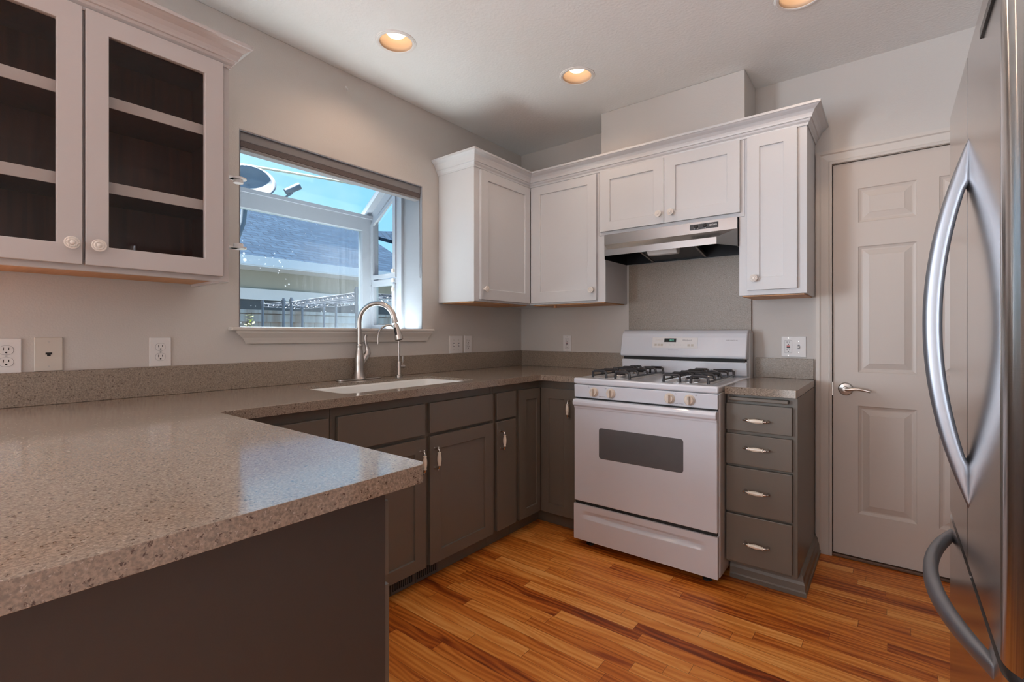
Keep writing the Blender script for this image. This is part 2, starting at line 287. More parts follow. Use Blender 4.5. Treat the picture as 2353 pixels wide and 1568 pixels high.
# ------------------------------------------------------------------ mesh builder
class MB:
    def __init__(s): s.v = []; s.f = []; s.sm = []
    def add(s, vs, fs, smooth=False):
        n = len(s.v); s.v += [tuple(v) for v in vs]
        for f in fs: s.f.append([i+n for i in f]); s.sm.append(smooth)
        return s
    def box(s, x0, x1, y0, y1, z0, z1):
        return s.add([(x0,y0,z0),(x1,y0,z0),(x1,y1,z0),(x0,y1,z0),(x0,y0,z1),(x1,y0,z1),(x1,y1,z1),(x0,y1,z1)],
                     [(0,3,2,1),(4,5,6,7),(0,1,5,4),(1,2,6,5),(2,3,7,6),(3,0,4,7)])
    def prism(s, poly, axis, a0, a1, smooth=False):
        # poly: list of 2D points in the plane perpendicular to axis
        def p(q, a):
            return {'x': (a, q[0], q[1]), 'y': (q[0], a, q[1]), 'z': (q[0], q[1], a)}[axis]
        n = len(poly); vs = [p(q, a0) for q in poly] + [p(q, a1) for q in poly]
        base = len(s.v); s.v += vs
        tri = tessellate_polygon([[Vector((q[0], q[1], 0)) for q in poly]])
        if n <= 4 or True:
            s.f.append([base+i for i in range(n)]); s.sm.append(False)
            s.f.append([base+n+i for i in reversed(range(n))]); s.sm.append(False)
        for i in range(n):
            j = (i+1) % n; s.f.append([base+i, base+n+i, base+n+j, base+j]); s.sm.append(smooth)
        return s
    def lathe(s, prof, o=(0,0,0), axis='z', n=24, smooth=True, cap=True):
        vs = []
        for r, h in prof:
            for k in range(n):
                a = 2*PI*k/n; c, d = r*math.cos(a), r*math.sin(a)
                vs.append({'z': (o[0]+c, o[1]+d, o[2]+h), 'x': (o[0]+h, o[1]+c, o[2]+d), 'y': (o[0]+c, o[1]+h, o[2]+d)}[axis])
        fs = []
        for i in range(len(prof)-1):
            for k in range(n):
                j = (k+1) % n; fs.append((i*n+k, i*n+j, (i+1)*n+j, (i+1)*n+k))
        if cap:
            if prof[0][0] > 1e-6: fs.append(tuple(range(n)))
            if prof[-1][0] > 1e-6: fs.append(tuple((len(prof)-1)*n+k for k in reversed(range(n))))
        return s.add(vs, fs, smooth)
    def tube(s, pts, rad, n=12, flat=1.0, up=(0,0,1)):
        pts = [Vector(p) for p in pts]; m = len(pts)
        if not isinstance(rad, (list, tuple)): rad = [rad]*m
        vs = []; prevu = None
        for i, p in enumerate(pts):
            d = (pts[min(i+1, m-1)] - pts[max(i-1, 0)]).normalized()
            if prevu is None:
                u = Vector(up); u = (u - d*u.dot(d))
                if u.length < 1e-3: u = Vector((1,0,0)); u = u - d*u.dot(d)
            else: u = prevu - d*prevu.dot(d)
            u.normalize(); prevu = u; w = d.cross(u)
            for k in range(n):
                a = 2*PI*k/n; vs.append(p + u*math.cos(a)*rad[i] + w*math.sin(a)*rad[i]*flat)
        fs = [(i*n+k, i*n+(k+1) % n, (i+1)*n+(k+1) % n, (i+1)*n+k) for i in range(m-1) for k in range(n)]
        fs.append(tuple(reversed(range(n)))); fs.append(tuple((m-1)*n+k for k in range(n)))
        return s.add(vs, fs, True)
    def rings(s, x0, x1, z0, z1, y0, prof, cap=True):
        # nested rectangles on a face looking toward -y; prof: (inset, depth)
        loops = []
        for ins, dep in prof:
            y = y0+dep; loops.append([(x0+ins,y,z0+ins),(x1-ins,y,z0+ins),(x1-ins,y,z1-ins),(x0+ins,y,z1-ins)])
        for a, b in zip(loops, loops[1:]):
            for i in range(4):
                j = (i+1) % 4; s.add([a[i], a[j], b[j], b[i]], [(0,1,2,3)])
        if cap: s.add(loops[-1], [(0,1,2,3)])
        return s
    def slab(s, x0, x1, z0, z1, yf, yb, holes=(), prof=None, through=False):
        xs = sorted({x0, x1, *[h[0] for h in holes], *[h[1] for h in holes]}); zs = sorted({z0, z1, *[h[2] for h in holes], *[h[3] for h in holes]})
        def inh(cx, cz): return any(h[0] < cx < h[1] and h[2] < cz < h[3] for h in holes)
        for i in range(len(xs)-1):
            for j in range(len(zs)-1):
                a, b, c, d = xs[i], xs[i+1], zs[j], zs[j+1]; hole = inh((a+b)/2, (c+d)/2)
                if not hole: s.add([(a,yf,c),(b,yf,c),(b,yf,d),(a,yf,d)], [(0,1,2,3)])
                if not (hole and through): s.add([(a,yb,c),(b,yb,c),(b,yb,d),(a,yb,d)], [(3,2,1,0)])
        for i in range(len(xs)-1):
            a, b = xs[i], xs[i+1]
            s.add([(a,yf,z0),(b,yf,z0),(b,yb,z0),(a,yb,z0)], [(3,2,1,0)]); s.add([(a,yf,z1),(b,yf,z1),(b,yb,z1),(a,yb,z1)], [(0,1,2,3)])
        for j in range(len(zs)-1):
            c, d = zs[j], zs[j+1]
            s.add([(x0,yf,c),(x0,yf,d),(x0,yb,d),(x0,yb,c)], [(0,1,2,3)]); s.add([(x1,yf,c),(x1,yf,d),(x1,yb,d),(x1,yb,c)], [(3,2,1,0)])
        for h in holes:
            if through:
                s.rings(h[0], h[1], h[2], h[3], yf, [(0,0),(0,yb-yf)], cap=False)
            else: s.rings(h[0], h[1], h[2], h[3], yf, prof)
        return s
    def build(s, name, mat, parent=None, bevel=0.0, seg=2, loc=None, rot=None, sharp=38, weld=True, wn=False):
        me = bpy.data.meshes.new(name); me.from_pydata(s.v, [], s.f)
        bm = bmesh.new(); bm.from_mesh(me)
        for f, sm in zip(bm.faces, s.sm): f.smooth = sm
        if weld: bmesh.ops.remove_doubles(bm, verts=bm.verts, dist=1e-5)
        bmesh.ops.recalc_face_normals(bm, faces=bm.faces)
        bm.to_mesh(me); bm.free()
        if any(s.sm): me.set_sharp_from_angle(angle=math.radians(sharp))
        me.materials.append(mat)
        o = bpy.data.objects.new(name, me); COL.objects.link(o)
        if parent is not None: o.parent = parent
        if loc is not None: o.location = loc
        if rot is not None: o.rotation_euler = rot
        if bevel:
            b = o.modifiers.new('bevel', 'BEVEL'); b.width = bevel; b.segments = seg; b.limit_method = 'ANGLE'; b.angle_limit = math.radians(40)
            b.use_clamp_overlap = True
        if wn:
            b = o.modifiers.new('normals', 'WEIGHTED_NORMAL'); b.weight = 100; b.keep_sharp = True
        return o
def thing(name, label, cat, loc=(0,0,0), rotz=0.0, group=None):
    o = bpy.data.objects.new(name, None); COL.objects.link(o); o.location = loc; o.rotation_euler = (0,0,rotz)
    o.empty_display_size = 0.05
    o['label'] = label; o['category'] = cat
    if group: o['group'] = group
    return o
def tag(o, label, cat, group=None):
    o['label'] = label; o['category'] = cat
    if group: o['group'] = group
    return o
def struct(o): o['kind'] = 'structure'; return o
def lab(o, s): o['label'] = s; return o
def text(name, body, size, mat, parent, loc, rot, depth=0.0003, sx=1.0):
    cu = bpy.data.curves.new(name, 'FONT'); cu.body = body; cu.size = size; cu.extrude = depth; cu.align_x = 'CENTER'; cu.align_y = 'CENTER'
    tmp = bpy.data.objects.new(name+'_tmp', cu); COL.objects.link(tmp)
    dg = bpy.context.evaluated_depsgraph_get(); me = bpy.data.meshes.new_from_object(tmp.evaluated_get(dg))
    bpy.data.objects.remove(tmp); me.name = name; me.materials.clear(); me.materials.append(mat)
    o = bpy.data.objects.new(name, me); COL.objects.link(o); o.parent = parent; o.location = loc; o.rotation_euler = rot; o.scale = (sx, 1, 1)
    return o
ROT_A = PI/2       # things on the window wall: local x -> +y, local y (into the wall) -> -x
def rounded(pts, rads, n=6):
    out = []; m = len(pts)
    for i, (p, r) in enumerate(zip(pts, rads)):
        if r <= 0: out.append(p); continue
        a = Vector(pts[i-1]); b = Vector(p); c = Vector(pts[(i+1) % m])
        u = (a-b).normalized(); w = (c-b).normalized(); ang = u.angle(w); t = r/math.tan(ang/2)
        p0 = b+u*t; p1 = b+w*t; ctr = b+(u+w).normalized()*(r/math.sin(ang/2))
        a0 = math.atan2(p0.y-ctr.y, p0.x-ctr.x); a1 = math.atan2(p1.y-ctr.y, p1.x-ctr.x)
        da = (a1-a0+PI) % (2*PI)-PI
        for k in range(n+1):
            an = a0+da*k/n; out.append((ctr.x+r*math.cos(an), ctr.y+r*math.sin(an)))
    return out
def poly_with_hole(mb, outer, holes, z0, z1):
    loops = [outer]+holes; flat = [q for l in loops for q in l]
    tri = tessellate_polygon([[Vector((q[0], q[1], 0)) for q in l] for l in loops])
    mb.add([(q[0], q[1], z1) for q in flat], tri); mb.add([(q[0], q[1], z0) for q in flat], [t[::-1] for t in tri])
    for l in loops:
        n = len(l)
        for i in range(n):
            j = (i+1) % n; mb.add([(*l[i], z0), (*l[j], z0), (*l[j], z1), (*l[i], z1)], [(0,1,2,3)])
    return mb
def sweep_profile(mb, path, prof, closed=False):
    # path: plan polyline (x,y), outward side on its right; prof: (p, z) offsets outward; mitred corners
    n = len(path); cols = []
    for i in range(n):
        P = Vector(path[i]); nr = []
        if i > 0: d = (P-Vector(path[i-1])).normalized(); nr.append(Vector((d.y, -d.x)))
        if i < n-1: d = (Vector(path[i+1])-P).normalized(); nr.append(Vector((d.y, -d.x)))
        if len(nr) == 2: m = (nr[0]+nr[1]); m = m/(1+nr[0].dot(nr[1]))
        else: m = nr[0]
        cols.append([(P.x+m.x*p, P.y+m.y*p, z) for p, z in prof])
    k = len(prof)
    for a, b in zip(cols, cols[1:]):
        for i in range(k):
            j = (i+1) % k; mb.add([a[i], b[i], b[j], a[j]], [(0,1,2,3)])
    mb.add(cols[0], [tuple(range(k))]); mb.add(cols[-1], [tuple(reversed(range(k)))])
    return mb

H = 2.548          # ceiling
ZC = 0.914         # counter top
# ------------------------------------------------------------------ room shell
fl = MB().prism([(-3.5,-6.6),(3.5,-6.6),(3.5,0.17),(-0.17,0.17),(-0.17,-3.15),(-3.5,-3.15)], 'z', -0.05, 0.0).build('floor', M_OAK); struct(fl)
LIGHTS = [(0.42, -1.543), (0.945, -0.748), (1.985, -0.722)]
mb = MB(); holes = []
for x, y in LIGHTS: holes.append([(x+0.078*math.cos(2*PI*k/40), y+0.078*math.sin(2*PI*k/40)) for k in range(40)][::-1])
poly_with_hole(mb, [(-0.17,-3.15),(3.5,-3.15),(3.5,0.17),(-0.17,0.17)], holes, H, H+0.03)
mb.box(-3.5, 3.5, -6.6, -3.15, H, H+0.03)
struct(mb.build('ceiling', M_CEIL))
# window wall (left of picture), with the window opening
WY0, WY1, WZ0, WZ1 = -2.072, -1.01, 1.185, 2.066
def frame_wall(x0, x1, y0, y1, hy0, hy1, hz0, hz1):
    m = MB(); ys = [y0, hy0, hy1, y1]; zs = [0, hz0, hz1, H]
    for i in range(3):
        for j in range(3):
            if i == 1 and j == 1: continue
            for x in (x0, x1): m.add([(x,ys[i],zs[j]),(x,ys[i+1],zs[j]),(x,ys[i+1],zs[j+1]),(x,ys[i],zs[j+1])], [(0,1,2,3)])
    for a, b in (((hy0,hz0),(hy1,hz0)), ((hy1,hz0),(hy1,hz1)), ((hy1,hz1),(hy0,hz1)), ((hy0,hz1),(hy0,hz0))):
        m.add([(x0,a[0],a[1]),(x0,b[0],b[1]),(x1,b[0],b[1]),(x1,a[0],a[1])], [(0,1,2,3)])
    for y in (y0, y1):
        for j in range(3): m.add([(x0,y,zs[j]),(x1,y,zs[j]),(x1,y,zs[j+1]),(x0,y,zs[j+1])], [(0,1,2,3)])
    for z in (0, H):
        for i in range(3): m.add([(x0,ys[i],z),(x1,ys[i],z),(x1,ys[i+1],z),(x0,ys[i+1],z)], [(0,1,2,3)])
    return m
struct(frame_wall(-0.17, 0.0, -3.15, 0.17, WY0, WY1, WZ0, WZ1).build('wall_left', M_WALL, bevel=0.004, seg=2))
M_EXT = pm('bounce_shield_dark', (0.10, 0.11, 0.125), 0.8)
struct(frame_wall(-0.19, -0.1705, -3.0, 0.17, WY0-0.03, WY1+0.03, WZ0-0.03, 2.26).build('wall_bounce_shield', M_EXT))  # added unseen dark skin, cuts sun bounced off this wall onto the fence
# range wall with the doorway of the pantry door
DX0, DX1, DZ = 2.033, 2.803, 2.043
mb = MB().box(0.001, DX0, 0.0, 0.17, 0, H).box(DX1, 3.5, 0.0, 0.17, 0, H).box(DX0, DX1, 0.0, 0.17, DZ, H).box(DX0, DX1, 0.12, 0.17, 0, DZ)
struct(mb.build('wall_back', M_WALL))
struct(MB().box(0.838, 1.674, -0.268, -0.0, 2.19, H-0.001).build('wall_chase', M_WALL, bevel=0.003))
struct(MB().box(3.33, 3.5, -6.6, 0.0, 0, H).build('wall_right', M_WALL))
struct(MB().box(-3.33, -0.17, -3.15, -2.98, 0, H).build('wall_return', M_WALL))
struct(MB().box(-3.5, -3.33, -6.6, -2.98, 0, H).build('wall_far_left', M_WALL))
# wall behind the camera with a wide window and an added opening for the fill lamp
mb = MB(); xs = [-3.5, -2.95, -0.55, 0.55, 2.55, 3.5]
mb.box(-3.5, -2.95, -6.57, -6.4, 0, H).box(-2.95, -0.55, -6.57, -6.4, 0, 0.25).box(-2.95, -0.55, -6.57, -6.4, 2.25, H)
mb.box(-0.55, 0.55, -6.57, -6.4, 0, H).box(0.55, 2.55, -6.57, -6.4, 2.25, H).box(2.55, 3.5, -6.57, -6.4, 0, H)
struct(mb.build('wall_front', M_WALL))
wf = MB()
for x0, x1, z0, z1 in ((-2.95, -0.55, 0.25, 2.25), (0.55, 2.55, 0.0, 2.25)):
    xm = (x0+x1)/2
    wf.box(x0, x0+0.06, -6.5, -6.42, z0, z1).box(x1-0.06, x1, -6.5, -6.42, z0, z1).box(x0, x1, -6.5, -6.42, z0, z0+0.06).box(x0, x1, -6.5, -6.42, z1-0.06, z1).box(xm-0.03, xm+0.03, -6.5, -6.42, z0, z1)
struct(wf.build('window_2', M_VINYL))

# door casing (trim_1) and pantry door (door_1)
def casing_prof():
    return [(0.0, 0.0), (0.0, -0.010), (0.010, -0.013), (0.016, -0.009), (0.030, -0.011), (0.048, -0.014), (0.054, -0.019), (0.070, -0.019), (0.070, 0.0)]
mb = MB(); pf = casing_prof(); n = len(pf)
inner = [(DX0+0.004, 0.0), (DX0+0.004, DZ-0.002), (DX1-0.004, DZ-0.002), (DX1-0.004, 0.0)]
mit = [(-1, 0), (-1, 1), (1, 1), (1, 0)]
cols = [[(q[0]+m[0]*p, y-0.0005, q[1]+m[1]*p) for p, y in pf] for q, m in zip(inner, mit)]
for a, b in zip(cols, cols[1:]):
    for i in range(n):
        j = (i+1) % n; mb.add([a[i], b[i], b[j], a[j]], [(0,1,2,3)])
mb.add(cols[0], [tuple(range(n))]); mb.add(cols[-1], [tuple(range(n))])
struct(mb.build('trim_1', M_TRIM))
jm = MB().box(DX0-0.0, DX0+0.0035, 0.001, 0.118, 0, DZ).box(DX1-0.0035, DX1, 0.001, 0.118, 0, DZ).box(DX0, DX1, 0.001, 0.118, DZ-0.003, DZ)
struct(jm.build('trim_2', M_TRIM))
struct(MB().box(DX0+0.004, DX1-0.004, -0.006, 0.05, 0.0005, 0.014).build('trim_3', M_THRESH, bevel=0.003))
dr = thing('door_1', 'white six-panel pantry door beside the refrigerator', 'door', (DX0, 0.008, 0.0)); struct(dr)
holes = []
for a, b in ((0.114, 0.345), (0.425, 0.656)):
    for c, d in ((0.240, 0.790), (0.960, 1.601), (1.723, 1.897)): holes.append((a, b, c, d))
MB().slab(0.008, 0.762, 0.018, 2.036, 0.0, 0.036, holes, [(0,0),(0.004,0.004),(0.014,0.0075),(0.020,0.0075),(0.045,0.001),(0.047,0.0)]).build('door_slab', M_DOOR, dr)
hd = MB().lathe([(0.0,-0.0),(0.033,-0.0),(0.033,-0.004),(0.028,-0.010),(0.014,-0.013),(0.012,-0.03),(0.012,-0.048),(0.0,-0.050)], (0.062, 0.0, 0.872), 'y', 28)
hd.tube([(0.062,-0.042,0.872),(0.08,-0.046,0.874),(0.11,-0.044,0.878),(0.14,-0.043,0.874),(0.165,-0.045,0.868)], [0.010,0.009,0.0075,0.007,0.0065], 12)
hd.build('door_handle', M_NICKEL, dr)
MB().box(0.003, 0.0075, -0.004, 0.02, 0.835, 0.905).build('strike_plate', M_NICKEL, dr)

# ------------------------------------------------------------------ garden window
win = thing('window_1', 'white garden window over the sink', 'window', (0, 0, 0)); struct(win)
XO = -0.50
fm = MB()
EPS = [0]
class FrameMB(MB):      # every piece a hair bigger than the last, so no two faces coincide
    def box(s, x0, x1, y0, y1, z0, z1):
        EPS[0] += 1; e = 0.00012*EPS[0]
        return MB.box(s, x0-e, x1+e, y0-e, y1+e, z0-e, z1+e)
    def prism(s, poly, axis, a0, a1, smooth=False):
        EPS[0] += 1; e = 0.00012*EPS[0]
        return MB.prism(s, [(p, q+e) for p, q in poly], axis, a0-e, a1+e)
fm = FrameMB()
MB().box(-0.479, -0.0, WY0+0.001, WY1-0.001, WZ0-0.012, WZ0+0.001).build('seat_board', M_SEAT, win)
fm.box(XO-0.029, XO+0.019, WY0-0.02, -1.992, WZ0+0.005, 1.8428).box(XO-0.029, XO+0.019, -1.105, -1.03, WZ0+0.005, 1.8428)
fm.box(XO-0.03, XO+0.02, WY0-0.02, -1.03, 1.843, 1.925).box(XO-0.03, XO+0.035, WY0-0.02, -1.03, 1.925, 1.945)
fm.box(XO-0.03, XO+0.02, WY0-0.02, -1.03, WZ0-0.012, WZ0+0.01)
for ys, ye in ((-1.035, -0.995), (-2.09, -2.05)):
    # side frames: rear post, front post, sloped head, meeting rail, bottom rail
    yo = -1 if ys > -1.5 else 1
    fm.box(-0.222, -0.171, ys, ye, WZ0-0.01, 2.12)
    fm.box(XO-0.03, -0.463, ys, ye, WZ0-0.01, 1.94)
    fm.box(XO, -0.2, ys, ye, 1.475, 1.512); fm.box(XO, -0.2, ys, ye, WZ0-0.01, 1.215)
    fm.prism([(XO-0.03, 1.86), (-0.171, 2.13), (-0.171, 2.21), (XO-0.03, 1.945)], 'y', ys, ye)
    # casement sash
    y2 = ys-0.008*1 if yo < 0 else ye+0.008
    a, b = min(ys, y2), max(ye, y2)
    a, b = (ys-0.012, ys) if yo < 0 else (ye, ye+0.012)
    fm.box(-0.475, -0.452, a, b, 1.522, 1.885).box(-0.240, -0.218, a, b, 1.522, 2.03).box(-0.475, -0.218, a, b, 1.522, 1.545)
    fm.prism([(-0.475, 1.865), (-0.218, 2.03), (-0.218, 2.055), (-0.475, 1.89)], 'y', a, b)
    fm.box(-0.485, -0.475, a, b, 1.215, 1.475).box(-0.248, -0.222, a, b, 1.215, 1.475)
for y in (-1.058, -2.03):
    fm.prism([(XO-0.03, 1.925), (-0.171, 2.195), (-0.171, 2.235), (XO-0.03, 1.965)], 'y', y-0.022, y+0.022)
fm.box(-0.20, -0.171, WY0-0.02, WY1+0.015, 2.075, 2.24)
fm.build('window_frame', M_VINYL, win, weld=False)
MB().box(XO-0.006, XO-0.003, -1.992, -1.105, WZ0+0.01, 1.843).build('front_pane', M_GLASSD, win)
MB().add([(XO-0.02, -2.03, 1.957), (XO-0.02, -1.058, 1.957), (-0.185, -1.058, 2.226), (-0.185, -2.03, 2.226), (XO-0.02, -2.03, 1.961), (XO-0.02, -1.058, 1.961), (-0.185, -1.058, 2.230), (-0.185, -2.03, 2.230)],
         [(0,1,2,3),(7,6,5,4),(0,4,5,1),(1,5,6,2),(2,6,7,3),(3,7,4,0)]).build('roof_pane', M_GLASS, win)
for y in (-1.012, -2.072):
    MB().prism([(-0.452, 1.545), (-0.240, 1.545), (-0.240, 2.02), (-0.452, 1.885)], 'y', y, y+0.003).build('side_pane', M_GLASS, win)
    MB().box(-0.475, -0.248, y, y+0.003, 1.215, 1.475).build('side_pane', M_GLASS, win)
for z in (1.43, 1.49, 1.55):
    MB().box(-0.24, -0.222, -1.060, -1.047, z, z+0.022).build('sash_latch', M_IVORY, win)
jl = MB().box(-0.171, -0.001, WY1-0.0035, WY1-0.0005, WZ0+0.001, WZ1-0.0005).box(-0.171, -0.001, WY0+0.0005, WY0+0.0035, WZ0+0.001, WZ1-0.0005).box(-0.171, -0.001, WY0+0.0035, WY1-0.0035, WZ1-0.0035, WZ1-0.0005)
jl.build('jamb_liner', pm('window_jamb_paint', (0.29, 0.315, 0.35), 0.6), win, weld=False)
# stool and apron
st = MB().box(-0.03, 0.036, -2.118, -0.938, 1.170, 1.186)
struct(st.build('trim_4', M_TRIM, bevel=0.005))
ap = MB(); prf = [(0.0, 1.170), (0.030, 1.170), (0.029, 1.160), (0.024, 1.150), (0.018, 1.138), (0.014, 1.124), (0.012, 1.112), (0.0, 1.108)]
def yend(p, z): return (p)
lo = [(0+p, -2.065-1.35*p, z) for p, z in prf]; lo = [(p, -2.02-2.6*p, z) for p, z in prf]; hi = [(p, -0.998+1.5*p, z) for p, z in prf]
for i in range(len(prf)):
    j = (i+1) % len(prf); ap.add([lo[i], hi[i], hi[j], lo[j]], [(0,1,2,3)])
ap.add(lo, [tuple(range(len(prf)))]); ap.add(hi, [tuple(reversed(range(len(prf))))])
struct(ap.build('trim_5', M_TRIM))

# ------------------------------------------------------------------ hardware makers
def handles(parent, spec):
    for x, z, v, y in spec:
        h = MB(); g = MB()
        def q(a, d): return (x, y-d, z+a) if v else (x+a, y-d, z)
        for s in (-1, 1):
            h.tube([q(s*0.046, 0.0), q(s*0.046, 0.006), q(s*0.047, 0.017), q(s*0.043, 0.026), q(s*0.036, 0.029), q(s*0.026, 0.029)], [0.0075, 0.005, 0.0045, 0.0045, 0.0042, 0.004], 10)
            h.tube([q(s*0.047, 0.018), q(s*0.053, 0.024)], [0.005, 0.0035], 8)
        ho = h.build('handle', M_CHROME, parent)
        pts = []; rad = []
        for t, r in ((-0.031, 0.007), (-0.029, 0.0088), (-0.026, 0.0068), (-0.022, 0.0072), (-0.010, 0.0094), (0.0, 0.010), (0.010, 0.0094), (0.022, 0.0072), (0.026, 0.0068), (0.029, 0.0088), (0.031, 0.007)):
            pts.append(q(t, 0.029)); rad.append(r)
        g.tube(pts, rad, 14)
        # ceramic grip and metal posts are one handle (cabinet > door > handle is as deep as parts go)
        n0 = len(ho.data.vertices)
        bm = bmesh.new(); bm.from_mesh(ho.data); k0 = len(bm.faces)
        me2 = bpy.data.meshes.new('g'); me2.from_pydata(g.v, [], g.f); bm.from_mesh(me2); bm.faces.ensure_lookup_table()
        for f in bm.faces[k0:]: f.material_index = 1; f.smooth = True
        bmesh.ops.recalc_face_normals(bm, faces=bm.faces)
        bm.to_mesh(ho.data); bm.free(); bpy.data.meshes.remove(me2); ho.data.materials.append(M_CERAMIC)
def knob(parent, x, z, y=0.0, kind=0, r=0.0185):
    k = MB().lathe([(0.0075,0.0),(0.0075,-0.012),(0.012,-0.017),(r*0.92,-0.020),(r,-0.024),(r*0.97,-0.027),(r*0.86,-0.0275),(r*0.82,-0.0262),(r*0.68,-0.0268),(r*0.62,-0.0295),(r*0.52,-0.0296),(r*0.48,-0.0278),(r*0.36,-0.0282),(r*0.30,-0.0312),(r*0.12,-0.0325),(0,-0.0327)], (x, y, z), 'y', 28)
    if kind:   # star relief of small raised bars
        for i in range(6):
            a = PI/3*i; a2 = a+2*PI/3
            p = (x+r*0.86*math.cos(a), y-0.029, z+r*0.86*math.sin(a)); q = (x+r*0.86*math.cos(a2), y-0.029, z+r*0.86*math.sin(a2))
            k.tube([p, q], 0.0009, 6)
    return k.build('knob', M_KNOB, parent)
SH = [(0,0),(0.0015,0.0015),(0.0025,0.008),(0.003,0.0085)]      # shaker recess

def shaker(parent, name, x0, x1, z0, z1, yf, hole, mat, t=0.0195, bevel=0.0018):
    return MB().slab(x0, x1, z0, z1, yf, yf+t, [hole], SH).build(name, mat, parent, bevel=bevel)
def flat(parent, name, x0, x1, z0, z1, yf, mat, t=0.0195):
    return MB().box(x0, x1, yf, yf+t, z0, z1).build(name, mat, parent, bevel=0.003)

# ------------------------------------------------------------------ base cabinets (local x to the viewer's right, local y into the wall, face frame at y=0)
DP = 0.575
def carcass(w, toe=0.088, depth=DP, side_l=0, side_r=0):
    m = MB().box(0, w, 0, depth, toe, 0.8765)
    m.box(0, w, 0.045, depth, 0.0, toe)
    return m
GB = 'painted base cabinets along the window wall'
# cabinet left of the sink, half hidden by the peninsula
c = thing('base_cabinet', 'grey base cabinet left of the sink doors, mostly hidden behind the peninsula corner', 'cabinet', (0.59, -2.4475, 0), ROT_A)
carcass(0.4565).build('body', M_LOWER, c, bevel=0.001)
flat(c, 'drawer', 0.06, 0.4415, 0.696, 0.837, -0.02, M_LOWER)
shaker(c, 'door', 0.06, 0.4415, 0.089, 0.681, -0.02, (0.122, 0.379, 0.143, 0.619), M_LOWER)
# sink base
c = thing('base_cabinet', 'wide grey sink base cabinet with two shaker doors under the faucet', 'cabinet', (0.59, -1.990, 0), ROT_A)
o = lambda y: y+1.990
ob = MB().box(0, 0.018, 0, DP, 0.088, 0.8765).box(0.936, 0.954, 0, DP, 0.088, 0.8765).box(0, 0.954, 0, DP, 0.088, 0.106).box(0, 0.954, DP-0.006, DP, 0.088, 0.8765)
ob.box(0, 0.954, 0, 0.018, 0.088, 0.8765).box(0, 0.954, 0.045, DP, 0.0, 0.088)
ob.build('body', M_LOWER, c, bevel=0.001)
flat(c, 'drawer_front', o(-1.969), o(-1.526), 0.696, 0.837, -0.02, M_LOWER)
flat(c, 'drawer_front', o(-1.497), o(-1.052), 0.696, 0.837, -0.02, M_LOWER)
d = shaker(c, 'door', o(-1.969), o(-1.524), 0.089, 0.680, -0.02, (o(-1.905), o(-1.586), 0.143, 0.619), M_LOWER); handles(d, [(o(-1.555), 0.579, True, -0.02)])
d = shaker(c, 'door', o(-1.497), o(-1.051), 0.089, 0.682, -0.02, (o(-1.430), o(-1.113), 0.143, 0.619), M_LOWER); handles(d, [(o(-1.468), 0.579, True, -0.02)])
# narrow cabinet
c = thing('base_cabinet', 'narrow grey base cabinet with small drawer over slab door, right of sink doors', 'cabinet', (0.59, -1.0345, 0), ROT_A)
o = lambda y: y+1.0345
carcass(0.199).build('body', M_LOWER, c, bevel=0.001)
flat(c, 'drawer', o(-1.017), o(-0.852), 0.691, 0.836, -0.02, M_LOWER)
d = flat(c, 'door', o(-1.017), o(-0.852), 0.089, 0.680, -0.02, M_LOWER); handles(d, [(o(-0.990), 0.580, True, -0.02)])
# corner cabinet (L plan), built in world axes
c = thing('corner_base_cabinet', 'grey L-shaped corner base cabinet with folding shaker door, left of the range', 'cabinet', (0, 0, 0))
mb = MB().prism([(0.012,-0.834),(0.59,-0.834),(0.59,-0.59),(0.895,-0.59),(0.895,-0.012),(0.012,-0.012)], 'z', 0.088, 0.8765)
mb.prism([(0.03,-0.833),(0.545,-0.833),(0.545,-0.545),(0.894,-0.545),(0.894,-0.03),(0.03,-0.03)], 'z', 0.0, 0.0882)
mb.build('body', M_LOWER, c, bevel=0.001)
d = MB().slab(-0.820, -0.6125, 0.089, 0.833, 0.0, 0.0195, [(-0.757, -0.647, 0.140, 0.773)], SH).build('door', M_LOWER, c, bevel=0.0018, loc=(0.6105, 0, 0), rot=(0, 0, ROT_A))
d = MB().slab(0.6135, 0.878, 0.089, 0.833, 0.0, 0.0195, [(0.666, 0.777, 0.142, 0.773)], SH).build('door', M_LOWER, c, bevel=0.0018, loc=(0, -0.6105, 0))
handles(d, [(0.816, 0.722, True, 0.0)])
# toe-kick vent grilles
for i, (y0, y1) in enumerate(((-1.675, -1.545), (-1.535, -1.400))):
    vm = MB().slab(0, y1-y0, 0.006, 0.072, 0, 0.006, [(0.006+k*(y1-y0-0.012)/10+0.002, 0.006+(k+1)*(y1-y0-0.012)/10-0.003, 0.018, 0.060) for k in range(10)], [(0,0),(0,0.0055)])
    v = vm.build('vent_grille', M_TOE, None, loc=(0.5515, y0, 0), rot=(0, 0, ROT_A))
    tag(v, 'slotted grey toe-kick vent grille, %s of the two' % ('left' if i == 0 else 'right'), 'vent', 'toe-kick vent grilles')
    bk = MB().box(0.004, y1-y0-0.004, 0.0035, 0.0052, 0.016, 0.062).build('slot_backing', M_DARK, v)
